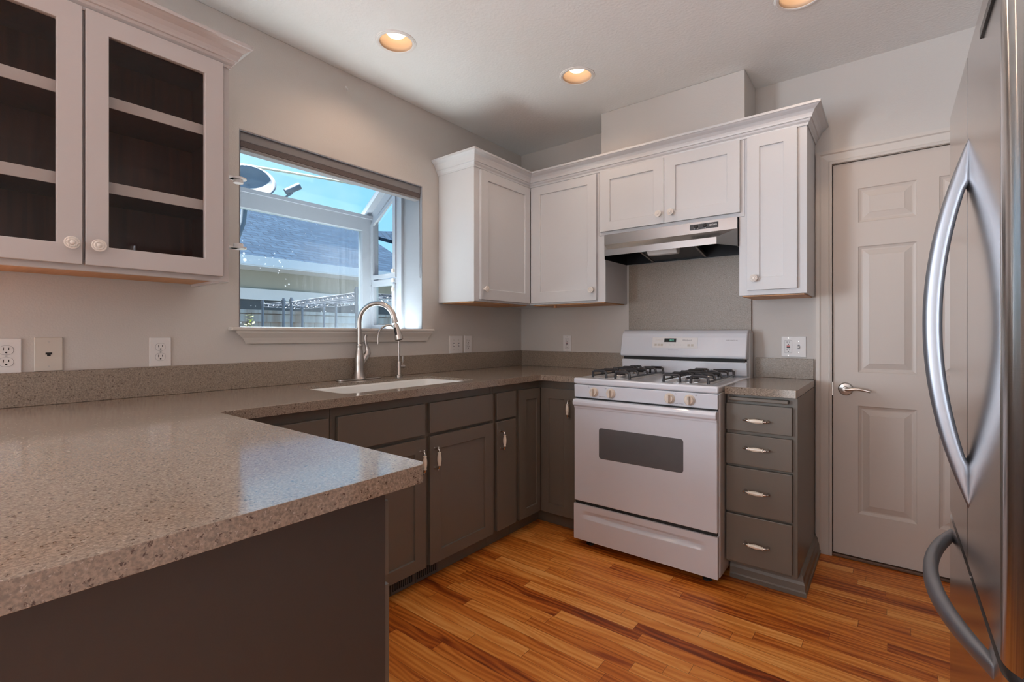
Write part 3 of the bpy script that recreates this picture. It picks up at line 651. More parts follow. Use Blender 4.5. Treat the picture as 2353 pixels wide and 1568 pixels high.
# right drawer cabinet
c = thing('drawer_cabinet', 'narrow grey four-drawer base cabinet right of the range', 'cabinet', (1.674, -0.611, 0))
o = lambda x: x-1.674
mb = MB().box(0, 0.288, 0, 0.60, 0.095, 0.8765).box(0, 0.288, 0.075, 0.60, 0.0, 0.0955)
mb.build('body', M_LOWER, c, bevel=0.0015)
for z0, z1, hz in ((0.712, 0.836, 0.767), (0.556, 0.697, 0.640), (0.337, 0.545, 0.445), (0.108, 0.327, 0.209)):
    d = flat(c, 'drawer', 0.000, 0.2695, z0, z1, -0.0205, M_LOWER); handles(d, [(0.131, hz, False, -0.0205)])
MB().box(0.010, 0.256, -0.028, 0.02, 0.8495, 0.8665).build('cutting_board', M_LOWER, c, bevel=0.004)
mp = [(0.0, 0.0), (0.026, 0.0), (0.026, 0.018), (0.022, 0.024), (0.020, 0.050), (0.015, 0.062), (0.013, 0.080), (0.006, 0.092), (0.0, 0.097)]
bm_ = MB(); sweep_profile(bm_, [(0.0, 0.072), (0.288, 0.072), (0.288, 0.60)], mp); bm_.build('base_molding', M_LOWER, c)
# peninsula cabinet: drawers face the range side (+y)
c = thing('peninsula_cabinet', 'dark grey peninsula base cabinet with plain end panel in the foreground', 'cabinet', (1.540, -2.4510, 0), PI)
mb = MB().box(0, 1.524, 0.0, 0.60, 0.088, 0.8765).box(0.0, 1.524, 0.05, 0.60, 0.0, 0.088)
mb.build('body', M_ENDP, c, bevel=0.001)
for x0, x1 in ((0.016, 0.46), (0.49, 0.90)):
    d = flat(c, 'drawer', x0, x1, 0.696, 0.839, -0.0205, M_LOWER); handles(d, [((x0+x1)/2+0.02, 0.767, False, -0.0205)])
    d = shaker(c, 'door', x0, x1, 0.089, 0.679, -0.0205, (x0+0.062, x1-0.062, 0.143, 0.619), M_LOWER); handles(d, [(x1-0.04, 0.58, True, -0.0205)])

# ------------------------------------------------------------------ counters
ct = thing('countertop', 'speckled beige quartz countertop running along window wall with the long peninsula', 'countertop', (0, 0, 0))
outer = rounded([(0.001,-3.12),(1.597,-3.12),(1.597,-2.397),(0.643,-2.397),(0.643,-0.6535),(0.905,-0.6535),(0.905,-0.001),(0.001,-0.001)],
                [0, 0.03, 0.022, 0.016, 0.02, 0, 0, 0], 6)
sk = rounded([(0.175,-1.900),(0.175,-1.120),(0.555,-1.120),(0.555,-1.900)], [0.05]*4, 6)
mb = MB(); poly_with_hole(mb, outer, [sk], 0.880, ZC)
mb.build('slab', M_STONE, ct, bevel=0.007, seg=3)
MB().box(0.0012, 0.0205, -3.119, -0.0012, ZC+0.0003, 1.0275).build('backsplash', M_STONEV, ct, bevel=0.0015)
MB().box(0.0210, 0.905, -0.0205, -0.0012, ZC+0.0003, 1.0275).build('backsplash', M_STONEV, ct, bevel=0.0015)
ct = thing('countertop', 'short speckled beige quartz countertop on the four-drawer cabinet', 'countertop', (0, 0, 0))
poly_with_hole(MB(), rounded([(1.674,-0.6535),(1.963,-0.6535),(1.963,-0.001),(1.674,-0.001)], [0.0,0.004,0,0], 3), [], 0.880, ZC).build('slab', M_STONE, ct, bevel=0.006, seg=3)
MB().box(1.676, 1.957, -0.0205, -0.0012, ZC+0.0003, 1.0225).build('backsplash', M_STONEV, ct, bevel=0.0015)
pn = MB().box(0.9065, 1.653, -0.013, -0.001, 0.90, 1.611).build('backsplash_panel', M_STONEV, bevel=0.001)
tag(pn, 'tall speckled quartz backsplash panel on wall between range and hood', 'backsplash')
# sink
s = thing('sink', 'white undermount sink set in the quartz countertop below the faucet', 'sink', (0, 0, 0))
mb = MB(); top = rounded([(0.1756,-1.8994),(0.1756,-1.1206),(0.5544,-1.1206),(0.5544,-1.8994)], [0.0495]*4, 6)
lv = [(0.8985, 0.0), (0.893, 0.0055), (0.80, 0.012), (0.72, 0.018), (0.695, 0.035), (0.69, 0.07)]
cx_, cy_ = 0.365, -1.51
loops = []
for z, ins in lv:
    sx = 1-ins/0.2; sy = 1-ins/0.4; loops.append([(cx_+(x-cx_)*sx, cy_+(y-cy_)*sy, z) for x, y in top])
k = len(top)
for a, b in zip(loops, loops[1:]):
    for i in range(k): mb.add([a[i], a[(i+1) % k], b[(i+1) % k], b[i]], [(0,1,2,3)], True)
mb.add(loops[-1], [tuple(range(k))], True)
b_ = mb.build('basin', M_SINK, s); so = b_.modifiers.new('solid', 'SOLIDIFY'); so.thickness = 0.004; so.offset = -1
MB().lathe([(0.0,0.0),(0.045,0.0),(0.045,0.003),(0.03,0.004),(0.028,0.001),(0.0,0.001)], (cx_, cy_, 0.691), 'z', 24).build('drain', M_NICKEL, s)

# ------------------------------------------------------------------ faucets
fa = thing('faucet', 'tall brushed nickel gooseneck pull-down faucet at the sink', 'faucet', (0.060, -1.500, ZC))
MB().prism(rounded([(-0.029,-0.130),(0.029,-0.130),(0.029,0.130),(-0.029,0.130)], [0.027]*4, 8), 'z', 0.0005, 0.006).build('base_plate', M_NICKEL, fa, bevel=0.0015)
MB().lathe([(0.036,0.004),(0.034,0.008),(0.030,0.016),(0.029,0.022),(0.0265,0.030),(0.0225,0.055),(0.0235,0.085),(0.0245,0.105),(0.022,0.130),(0.0175,0.155),(0.0155,0.170),(0.0165,0.174),(0.0182,0.179),(0.0165,0.184),(0.0135,0.187),(0.0,0.188)], (0,0,0), 'z', 32).build('body', M_NICKEL, fa)
dv = Vector((0.86, 0.45, 0)).normalized()
R_ = 0.100; zc_ = 0.304; pts = [(0,0,0.18), (0,0,0.23), (0,0,0.28)]; rad = [0.0125]*3
for i in range(0, 17):
    a = PI-(PI-0.10)*i/16; r_ = R_
    pts.append((dv.x*(R_+r_*math.cos(a)), dv.y*(R_+r_*math.cos(a)), zc_+r_*math.sin(a))); rad.append(0.0125+0.0022*max(0, (i-10)/6))
e_ = Vector(pts[-1]); dd = (Vector(pts[-1])-Vector(pts[-2])).normalized()
pts.append(tuple(e_+dd*0.012)); rad.append(0.0168)
MB().tube(pts, rad, 20).build('spout', M_NICKEL, fa)
e_ = Vector(pts[-1]); dn = Vector((dv.x*0.26, dv.y*0.26, -1.0)).normalized()
sh = MB().tube([e_-dn*0.004, e_+dn*0.010, e_+dn*0.0101, e_+dn*0.016, e_+dn*0.05, e_+dn*0.085, e_+dn*0.092, e_+dn*0.095], [0.0085,0.0085,0.013,0.0145,0.0175,0.0215,0.0215,0.018], 20)
sh_o = sh.build('spray_head', M_NICKEL, fa)
sd = Vector((0.35,-0.9,0)).normalized(); sd = (sd-dn*sd.dot(dn)).normalized()
MB().tube([e_+dn*0.028+sd*0.0135, e_+dn*0.045+sd*0.0160, e_+dn*0.068+sd*0.0185], [0.0055,0.007,0.006], 10).build('spray_button', M_RUBBER, sh_o)
MB().tube([e_+dn*0.0951, e_+dn*0.0965], [0.016, 0.016], 16).build('spray_face', M_RUBBER, sh_o)
lev = MB()
lev.tube([(0.0,0.006,0.075),(0.002,0.022,0.098),(0.003,0.036,0.118),(0.004,0.043,0.128)], [0.014,0.0165,0.018,0.018], 18)
lev.build('valve_arm', M_NICKEL, fa)
lev = MB(); lev.tube([(0.004,0.044,0.129),(0.005,0.050,0.139),(0.005,0.050,0.156),(0.004,0.044,0.176),(0.003,0.038,0.200),(0.003,0.036,0.225),(0.004,0.041,0.236)], [0.018,0.0165,0.0125,0.0095,0.0078,0.0085,0.0095], 18, flat=0.85)
lev.build('lever', M_NICKEL, fa)
f2 = thing('filter_faucet', 'small slim nickel filtered-water tap right of the tall faucet', 'faucet', (0.062, -1.240, ZC))
MB().lathe([(0.020,0.0003),(0.020,0.006),(0.0135,0.009),(0.0115,0.012),(0.0115,0.082),(0.0100,0.085),(0.0,0.085)], (0,0,0), 'z', 24).build('body', M_NICKEL, f2)
pts = [(0,0,0.08),(0,0,0.16),(0,0,0.225)]
d2 = Vector((-0.12,-1,0)).normalized()
for i in range(1, 15):
    a = PI-(PI)*i/14; pts.append((d2.x*(0.066+0.066*math.cos(a)), d2.y*(0.066+0.066*math.cos(a)), 0.225+0.066*math.sin(a)))
pts.append((d2.x*0.132, d2.y*0.132, 0.185))
MB().tube(pts, 0.0058, 14).build('spout', M_NICKEL, f2)
v_ = MB().lathe([(0.0095,0.008),(0.0095,0.030),(0.0105,0.031),(0.0105,0.038),(0,0.038)], (0,0,0.055), 'y', 20)
v_.tube([(0,0.028,0.06),(0,0.028,0.075),(0,0.029,0.090),(0,0.029,0.112)], [0.0022,0.0022,0.005,0.0058], 12)
v_.build('valve_lever', M_NICKEL, f2)

# ------------------------------------------------------------------ upper cabinets
UZ0, UZ1 = 1.354, 2.185
def unders(parent, x0, x1, y0, y1, z):
    o = MB().box(x0, x1, y0, y1, z-0.006, z-0.0005).build('underside', M_PINE, parent); o['label'] = 'bare wood underside'; return o
# window-wall unit
c = thing('upper_cabinet', 'white upper cabinet right of the window with one shaker door', 'cabinet', (0.31, -0.877, 0), ROT_A)
MB().box(0, 0.5655, 0, 0.308, UZ0, UZ1).build('body', M_UPPER, c, bevel=0.0015)
d = shaker(c, 'door', 0.043, 0.5435, 1.366, 2.153, -0.0205, (0.107, 0.490, 1.430, 2.098), M_UPPER); knob(d, 0.070, 1.429, -0.0205, 1)
unders(c, 0.02, 0.555, 0.02, 0.29, UZ0)
# corner unit on range wall
c = thing('upper_cabinet', 'white corner upper cabinet with one shaker door, left of the range hood', 'cabinet', (0, 0, 0))
MB().prism([(0.001,UZ0),(0.889,UZ0),(0.889,1.7635),(0.8475,1.7635),(0.8475,UZ1),(0.001,UZ1)], 'y', -0.31, -0.001).build('body', M_UPPER, c, bevel=0.0015)
d = shaker(c, 'door', 0.3345, 0.835, 1.366, 2.152, -0.3305, (0.409, 0.774, 1.436, 2.098), M_UPPER); knob(d, 0.808, 1.430, -0.3305, 0)
unders(c, 0.33, 0.875, -0.295, -0.02, UZ0)
MB().box(0.476, 0.492, -0.262, -0.245, 1.333, UZ0-0.006).build('wood_shim', M_PINE, c)
# over-range unit
c = thing('upper_cabinet', 'white two-door upper cabinet directly above the stainless range hood', 'cabinet', (0, 0, 0))
MB().box(0.8485, 1.682, -0.31, -0.001, 1.7645, UZ1).build('body', M_UPPER, c, bevel=0.0015)
d = shaker(c, 'door', 0.860, 1.2635, 1.786, 2.157, -0.3305, (0.926, 1.203, 1.841, 2.101), M_UPPER); knob(d, 1.239, 1.838, -0.3305, 0)
d = shaker(c, 'door', 1.2665, 1.664, 1.786, 2.159, -0.3305, (1.328, 1.603, 1.845, 2.101), M_UPPER); knob(d, 1.309, 1.837, -0.3305, 0)
# tall right unit
c = thing('upper_cabinet', 'white narrow upper cabinet with tall shaker door, next to the pantry door', 'cabinet', (0, 0, 0))
MB().prism([(1.657,UZ0),(1.961,UZ0),(1.961,UZ1),(1.683,UZ1),(1.683,1.7635),(1.657,1.7635)], 'y', -0.31, -0.001).build('body', M_UPPER, c, bevel=0.0015)
d = shaker(c, 'door', 1.699, 1.921, 1.379, 2.161, -0.3305, (1.755, 1.864, 1.441, 2.103), M_UPPER); knob(d, 1.734, 1.437, -0.3305, 1)
unders(c, 1.67, 1.948, -0.295, -0.02, UZ0)
# crown moulding on the L run
def crown_prof(zt, p=0.060, h=0.088):
    z = zt-h
    return [(0.0, z), (0.004, z), (0.006, z+0.010), (0.013, z+0.018), (0.016, z+0.026), (0.021, z+0.028), (0.023, z+0.036), (0.027, z+0.046),
            (0.036, z+0.060), (0.049, z+0.069), (0.055, z+0.075), (p, z+0.077), (p, zt), (0.0, zt)]
cr = MB(); pr_ = crown_prof(2.250)
sweep_profile(cr, [(0.002,-0.878),(0.311,-0.878),(0.311,-0.311),(1.962,-0.311),(1.962,-0.002)], pr_)
tag(cr.build('crown_molding', M_UPPER), 'white stepped crown molding along the tops of the hood-side cabinets', 'molding')
# glass-door cabinet at left
c = thing('glass_cabinet', 'greyish white upper cabinet with two glass doors, left of the window', 'cabinet', (0.325, -3.100, 0), ROT_A)
o = lambda y: y+3.100
Wd = 0.857
sh_ = MB().box(0.0002, 0.018, 0.0191, 0.323, 1.3502, 2.1745).box(Wd-0.018, Wd-0.0002, 0.0191, 0.323, 1.3502, 2.1745).box(0.0182, Wd-0.0182, 0.0191, 0.3228, 2.155, 2.1743)
sh_.slab(0, Wd, 1.350, 2.175, -0.0, 0.019, [(o(-3.03), o(-2.675), 1.40, 2.12), (o(-2.64), o(-2.285), 1.40, 2.12)], through=True)
sh_.build('body', M_LEFT, c, bevel=0.001)
MB().box(0.018, Wd-0.018, 0.306, 0.3225, 1.375, 2.155).build('back_panel', M_CABIN, c)
it = MB().box(0.018, 0.0195, 0.02, 0.306, 1.375, 2.155).box(Wd-0.0195, Wd-0.018, 0.02, 0.306, 1.375, 2.155).box(0.018, Wd-0.018, 0.02, 0.306, 1.3665, 1.375).box(0.0195, Wd-0.0195, 0.02, 0.306, 2.152, 2.1545)
it.build('interior_lining', M_CABIN, c)
for z in (1.9175, 1.6430):
    sb = MB().box(0.020, Wd-0.020, 0.024, 0.305, z-0.019, z).build('shelf', M_CABIN, c)
    e2 = MB().box(0.020, Wd-0.020, 0.0195, 0.0239, z-0.036, z).build('shelf_edge', M_LEFT, sb, bevel=0.001); e2['label'] = 'pale painted shelf edge'
MB().box(0.0185, Wd-0.0185, 0.0195, 0.318, 1.3600, 1.3660).build('underside', M_PINE, c)['label'] = 'bare wood underside'
for y0, y1, h0, h1, kx, kk in ((-3.045, -2.662, -2.985, -2.720, -2.690, 1), (-2.655, -2.270, -2.599, -2.330, -2.628, 0)):
    d = MB().slab(o(y0), o(y1), 1.367, 2.151, -0.0205, -0.001, [(o(h0), o(h1), 1.427, 2.090)], through=True).build('door', M_LEFT, c, bevel=0.0018)
    MB().box(o(h0)-0.004, o(h1)+0.004, -0.010, -0.007, 1.423, 2.094).build('glass_pane', M_CGLASS, d)
    knob(d, o(kx), 1.4265, -0.0205, kk, 0.0190)
cr = MB(); sweep_profile(cr, [(-0.0+0.0, 0.323), (0.0, -0.001), (Wd+0.001, -0.001), (Wd+0.001, 0.323)][::-1], [(p, z) for p, z in crown_prof(2.236, 0.060, 0.088)])
c2 = MB(); sweep_profile(c2, [(0.0, -0.001), (Wd+0.001, -0.001), (Wd+0.001, 0.322)], crown_prof(2.236, 0.060, 0.088)); c2.build('crown_molding', M_LEFT, c)
# paper towel holder on the cabinet side
t = thing('paper_towel_holder', 'white two-arm paper towel holder on side of glass cabinet', 'holder', (0.20, -2.2415, 0))
for z, s_, nm in ((1.783, -1, 'arm'), (1.503, 1, 'arm')):
    a = MB().box(-0.016, 0.016, 0.0, 0.080, z-0.003, z+0.003).lathe([(0.0,-0.003),(0.030,-0.003),(0.030,0.003),(0.0,0.003)], (0,0.083,z), 'z', 24)
    a.lathe([(0.018,0.0),(0.018,s_*0.018),(0.0,s_*0.018)], (0,0.083,z), 'z', 20)
    a.build(nm, M_PLASTIC, t)

# ------------------------------------------------------------------ range hood
h = thing('range_hood', 'stainless under-cabinet range hood above the white range', 'range hood', (0, 0, 0))
mb = MB()
A = dict(tl=(0.893,-0.334,1.763), tr=(1.653,-0.334,1.763), ml=(0.893,-0.334,1.702), mr=(1.653,-0.334,1.702), ll=(0.944,-0.430,1.653), lr=(1.577,-0.430,1.653),
         bl=(0.944,-0.430,1.617), br=(1.577,-0.430,1.617), kl=(0.893,-0.330,1.612), kr=(1.653,-0.330,1.612), wl=(0.893,-0.016,1.612), wr=(1.653,-0.016,1.612),
         tbl=(0.893,-0.016,1.763), tbr=(1.653,-0.016,1.763))
for q in (('tl','tr','mr','ml'), ('ml','mr','lr','ll'), ('ll','lr','br','bl'), ('mr','kr','br','lr'), ('ml','ll','bl','kl'), ('tl','tbl','tbr','tr')):
    mb.add([A[k] for k in q], [tuple(range(4))])
mb.add([A['tr'], A['tbr'], A['wr'], A['kr'], A['mr']], [(0,1,2,3,4)]); mb.add([A['tl'], A['ml'], A['kl'], A['wl'], A['tbl']], [(0,1,2,3,4)])
ho = mb.build('canopy', M_STEEL, h); so = ho.modifiers.new('solid', 'SOLIDIFY'); so.thickness = 0.0015; so.offset = -1
mb = MB(); mb.box(0.897, 1.649, -0.326, -0.018, 1.690, 1.694); mb.box(0.896, 1.650, -0.022, -0.018, 1.613, 1.692); mb.box(0.8952, 0.8972, -0.33, -0.018, 1.613, 1.692); mb.box(1.6488, 1.6508, -0.33, -0.018, 1.613, 1.692)
mb.build('interior', M_BLACK, h)
fl_ = MB().add([(1.085,-0.30,1.672),(1.400,-0.30,1.672),(1.400,-0.026,1.622),(1.085,-0.026,1.622),(1.085,-0.30,1.680),(1.400,-0.30,1.680),(1.400,-0.026,1.630),(1.085,-0.026,1.630)], [(3,2,1,0),(4,5,6,7),(0,1,5,4),(1,2,6,5),(2,3,7,6),(3,0,4,7)])
M_FILTER = pm('filter_mesh', (0.10, 0.10, 0.105), 0.35, metal=0.7, bump=1.0, bscale=420)
ff = fl_.build('grease_filter', M_FILTER, h)
for x in (1.074, 1.399): MB().prism([(-0.31,1.668),(-0.31,1.683),(-0.024,1.633),(-0.024,1.616)], 'x', x, x+0.012).build('filter_frame', M_STEEL, ff)
MB().prism([(-0.385, 1.652), (-0.345, 1.607), (-0.300, 1.607), (-0.290, 1.665)], 'x', 1.175, 1.345).build('lamp_cover', M_FROST, h, bevel=0.006)
cp = MB().box(1.412, 1.560, -0.3375, -0.334, 1.722, 1.751).build('control_panel', M_BLACK, h, bevel=0.001)
for x in (1.446, 1.492): MB().lathe([(0.0095,0.0),(0.0095,-0.004),(0.006,-0.007),(0.0,-0.007)], (x, -0.3376, 1.7385), 'y', 18).build('switch_knob', M_RUBBER, cp)
text('brand_lettering', 'BROAN', 0.011, M_PRINTW, cp, (1.535, -0.338, 1.7375), (PI/2, 0, 0))
for x, s_ in ((1.437, 'OFF'), (1.455, 'LO'), (1.492, 'LIGHT')): text('switch_lettering', s_, 0.0042, M_PRINTW, cp, (x, -0.338, 1.7262), (PI/2, 0, 0))

# ------------------------------------------------------------------ range
r = thing('gas_range', 'white freestanding gas range with oven window, between the counters', 'range', (0.906, -0.726, 0))
Wr = 0.7625; Dp = 0.69
MB().box(0.004, Wr-0.002, 0.030, Dp, 0.042, 0.885).build('body', M_WHITE2, r, bevel=0.003)
# cooktop with raised edge
mb = MB(); mb.box(0.003, Wr-0.003, 0.0, Dp, 0.8845, ZC+0.003)
mb.build('cooktop', M_WHITE, r, bevel=0.009, seg=4)
# burners and grates
for gx in (0.195, 0.590):
    wl = MB().box(gx-0.112, gx+0.112, 0.065, 0.535, ZC+0.0031, ZC+0.0036).build('burner_well', M_WHITE2, r)
    for gy in (0.175, 0.425):
        b_ = MB().lathe([(0.075,0.0),(0.075,0.002),(0.050,0.003),(0.0,0.003)], (gx, gy, ZC+0.0037), 'z', 28)
        b_.lathe([(0.034,0.003),(0.036,0.010),(0.033,0.014),(0.0,0.014)], (gx, gy, ZC+0.0037), 'z', 24)
        bo = b_.build('burner', M_ALU, r)
        MB().lathe([(0.030,0.0),(0.031,0.004),(0.027,0.008),(0.0,0.009)], (gx, gy, ZC+0.0180), 'z', 24).build('burner_cap', M_CAST, bo)
    g = MB(); w, d0, d1 = 0.108, 0.065, 0.535; zb = ZC+0.0034; zt = zb+0.038
    def bar(pts, rr=0.0068): g.tube(pts, rr, 8, flat=0.95)
    # perimeter rail with feet, cross bar between the two burners, fingers with dropped ends
    for yy in (d0, d1):
        bar([(gx-w, yy, zb+0.001), (gx-w+0.003, yy, zt-0.006), (gx-w+0.012, yy, zt), (gx-0.035, yy, zt), (gx-0.028, yy, zt-0.006), (gx-0.026, yy, zb+0.001)])
        bar([(gx+w, yy, zb+0.001), (gx+w-0.003, yy, zt-0.006), (gx+w-0.012, yy, zt), (gx+0.035, yy, zt), (gx+0.028, yy, zt-0.006), (gx+0.026, yy, zb+0.001)])
    for sx in (-1, 1):
        bar([(gx+sx*w, d0, zb+0.012), (gx+sx*w, d1, zb+0.012)], 0.0045)
    bar([(gx-w, 0.300, zb+0.010), (gx-w+0.01, 0.300, zt), (gx+w-0.01, 0.300, zt), (gx+w, 0.300, zb+0.010)])
    for gy in (0.175, 0.425):
        for sx, sy in ((-1,-1), (1,-1), (1,1), (-1,1)):
            yy = d0 if (sy < 0 and gy < 0.3) else (d1 if (sy > 0 and gy > 0.3) else 0.300)
            bar([(gx+sx*(w-0.014), yy, zt-0.002), (gx+sx*0.055, gy+sy*0.055, zt+0.002), (gx+sx*0.026, gy+sy*0.028, zt+0.003), (gx+sx*0.022, gy+sy*0.024, zt-0.006)])
        for sx in (-1, 1):
            bar([(gx+sx*w, gy, zb+0.010), (gx+sx*(w-0.006), gy, zt-0.003), (gx+sx*(w-0.015), gy, zt+0.001), (gx+sx*0.030, gy, zt+0.002), (gx+sx*0.027, gy, zt-0.006)])
    g.build('grate', M_CAST, r)
# control panel
cp = MB().prism([(0.002, 0.881), (0.030, 0.881), (0.030, 0.812), (0.006, 0.812)], 'x', 0.006, Wr-0.006).build('control_panel', M_WHITE, r, bevel=0.004)
for kx in (0.127, 0.226, 0.535, 0.630):
    k_ = MB().lathe([(0.026,0.001),(0.026,-0.003),(0.0225,-0.006),(0.0205,-0.012),(0.0195,-0.016),(0.0,-0.016)], (kx, 0.003, 0.846), 'y', 32)
    k_.box(kx-0.0055, kx+0.0055, -0.028, -0.012, 0.8265, 0.8655)
    k_.build('knob', M_BONE, cp, bevel=0.0012)
    MB().box(kx-0.0005, kx+0.0005, -0.0285, -0.0279, 0.850, 0.8645).build('pointer_line', M_PRINT, cp)
for kx, sgn in ((0.127, -1), (0.226, -1), (0.535, 1), (0.630, 1)):
    xx = kx+sgn*0.030; yy = 0.0031
    q = MB()
    for a_, b_2, c_, d_ in ((-0.004,0.004,0.0037,0.0042), (-0.004,0.004,-0.0042,-0.0037), (-0.0042,-0.0037,-0.004,0.004), (0.0037,0.0042,-0.004,0.004)): q.box(xx+a_, xx+b_2, yy-0.0006, yy, 0.871+c_, 0.871+d_)
    q.box(xx-0.003, xx-0.0008, yy-0.0007, yy, 0.8685, 0.8735) if kx in (0.127, 0.535) else q.box(xx+0.0008, xx+0.003, yy-0.0007, yy, 0.8685, 0.8735)
    q.build('burner_mark', M_PRINT, cp)
for x in (0.176, 0.582): text('knob_lettering', 'PUSH TO TURN', 0.0055, M_PRINT, cp, (x, 0.0045, 0.824), (PI/2, 0, 0))
MB().box(0.012, Wr-0.012, 0.014, 0.030, 0.800, 0.8125).build('vent_slot', M_DARK, r)
# oven door
holes = [(0.161, 0.600, 0.500, 0.657)]
od = MB().slab(0.008, Wr-0.008, 0.250, 0.804, 0.0, 0.028, holes, [(0,0),(0.002,0.001)]).build('oven_door', M_WHITE, r, bevel=0.005, seg=3)
wn = MB().prism(rounded([(0.159,0.498),(0.602,0.498),(0.602,0.659),(0.159,0.659)], [0.014]*4, 5), 'y', -0.0008, 0.004).build('window', M_OVENGLASS, od); lab(wn, 'dark grey oven window')
hn = MB().prism([(0.004, 0.803), (-0.012, 0.803), (-0.018, 0.798), (-0.021, 0.788), (-0.020, 0.774), (-0.014, 0.767), (-0.004, 0.766), (-0.003, 0.752), (0.004, 0.752)], 'x', 0.0085, Wr-0.0085)
hn_o = hn.build('handle', M_WHITE, od, bevel=0.004, seg=3)
# storage drawer with scooped pull
dm = MB(); x0, x1, z0, z1 = 0.006, Wr-0.006, 0.042, 0.233
nx, nz_ = 60, 66; g_ = {}
def scoop(x, z):
    u = (x-0.382)/0.318
    if abs(u) >= 1: return 0
    top = 0.202; hgt = 0.052*(1-0.20*abs(u)); bot_ = 0.157
    if not (bot_ < z < top): return 0
    t_ = (top-z)/(top-bot_)     # 0 at top, 1 at bottom
    dep = 0.028*(1-u*u)**0.5
    return dep*(t_/0.50) if t_ < 0.50 else dep*(1-(t_-0.50)/0.50)
vs = []
for j in range(nz_+1):
    for i in range(nx+1):
        x = x0+(x1-x0)*i/nx; z = z0+(z1-z0)*j/nz_; vs.append((x, scoop(x, z), z))
fs = [(j*(nx+1)+i, j*(nx+1)+i+1, (j+1)*(nx+1)+i+1, (j+1)*(nx+1)+i) for j in range(nz_) for i in range(nx)]
dm.add(vs, fs, True)
dm.box(x0, x1, 0.018, 0.028, z0, z1)
for (a, b2) in (((x0,z0),(x1,z0)), ((x1,z0),(x1,z1)), ((x1,z1),(x0,z1)), ((x0,z1),(x0,z0))):
    dm.add([(a[0],0,a[1]),(b2[0],0,b2[1]),(b2[0],0.02,b2[1]),(a[0],0.02,a[1])], [(0,1,2,3)])
dm.build('storage_drawer', M_WHITE, r, sharp=16)
MB().box(0.012, Wr-0.012, 0.012, 0.030, 0.232, 0.2505).build('drawer_gap', M_DARK, r)
for x, y in ((0.07, 0.07), (Wr-0.07, 0.07), (0.07, 0.62), (Wr-0.07, 0.62)):
    MB().lathe([(0.022,0.0005),(0.022,0.008),(0.014,0.012),(0.010,0.014),(0.010,0.044)], (x, y, 0), 'z', 20).build('foot', M_RUBBER, r)
# backguard
x0, x1 = 0.016, Wr-0.010; Y = lambda yw: yw+0.726
mb = MB().prism([(Y(-0.125),0.915),(Y(-0.142),0.925),(Y(-0.147),0.995),(Y(-0.135),1.000),(Y(-0.06),1.000),(Y(-0.04),0.915)], 'x', x0, x1)
mb.build('backguard_base', M_WHITE, r, bevel=0.004, seg=3)
MB().box(x0+0.01, x1-0.01, Y(-0.14), Y(-0.05), 0.998, 1.016).build('backguard_slot', M_DARK, r)
bp_ = [(Y(-0.155),1.018),(Y(-0.162),1.022),(Y(-0.163),1.032),(Y(-0.140),1.135),(Y(-0.132),1.158),(Y(-0.115),1.174),(Y(-0.095),1.180),(Y(-0.040),1.180),(Y(-0.030),1.170),(Y(-0.030),1.010),(Y(-0.05),1.008)]
bg_ = MB().prism(bp_, 'x', x0-0.004, x1+0.0).build('backguard', M_WHITE, r, bevel=0.005, seg=3)
MB().box(x1-0.03, x1+0.008, Y(-0.10), Y(-0.03), 0.90, 1.165).build('backguard_side', M_WHITE2, r, bevel=0.004)
# the face of the backguard leans back: point on it for a height z
def yf(z): return Y(-0.163)+(z-1.032)/(1.135-1.032)*0.023
lean = math.atan2(0.023, 0.103)
def face(x0_, x1_, z0_, z1_, off, name, mat, par, bev=0.0):
    m = MB(); vs = []
    for z in (z0_, z1_):
        for x in (x0_, x1_):
            vs.append((x, yf(z)-off, z))
    vs2 = [(x, y+off+0.0004, z) for x, y, z in vs]
    m.add([vs[0], vs[1], vs[3], vs[2], vs2[0], vs2[1], vs2[3], vs2[2]], [(0,1,2,3),(7,6,5,4),(0,4,5,1),(1,5,6,2),(2,6,7,3),(3,7,4,0)])
    return m.build(name, mat, par, bevel=bev)
cpn = face(0.218, 0.490, 1.072, 1.134, 0.0016, 'control_panel', M_PLASTIC, bg_, 0.0006)
face(0.292, 0.364, 1.107, 1.129, 0.0024, 'clock_display', M_DISPLAY, cpn)
def ftext(nm, s_, size, x, z, mat=M_PRINT, off=0.0022, par=cpn): return text(nm, s_, size, mat, par, (x, yf(z)-off, z), (PI/2+0-lean, 0, 0), depth=0.0002)
ftext('clock_digits', '8:02', 0.016, 0.338, 1.1175, M_DIGIT, 0.003)
ftext('brand_lettering', 'Whirlpool', 0.0125, 0.428, 1.1185)
ftext('panel_lettering', 'ACCUBAKE SYSTEM', 0.0052, 0.262, 1.119, M_BONE)
for x, s_ in ((0.240, 'BAKE'), (0.259, 'BROIL'), (0.278, 'CLEAN'), (0.440, 'START'), (0.460, 'OFF')):
    q = face(x-0.0075, x+0.0075, 1.083, 1.0965, 0.0021, 'touch_key', M_IVORY, cpn); ftext('key_lettering', s_, 0.0038, x, 1.090, off=0.0026)
for x, s_ in ((0.300, '+\n-'), (0.330, 'TIMER'), (0.352, 'COOK'), (0.372, 'STOP'), (0.392, '1\n2'), (0.412, '+\n-')): ftext('key_lettering', s_, 0.0048, x, 1.090)
ftext('panel_lettering', 'EASY TOUCH CONTROL', 0.0055, 0.350, 1.060, off=0.0008, par=bg_)
ftext('panel_lettering', 'SUPER CAPACITY 465', 0.0065, 0.675, 1.120, off=0.0008, par=bg_)

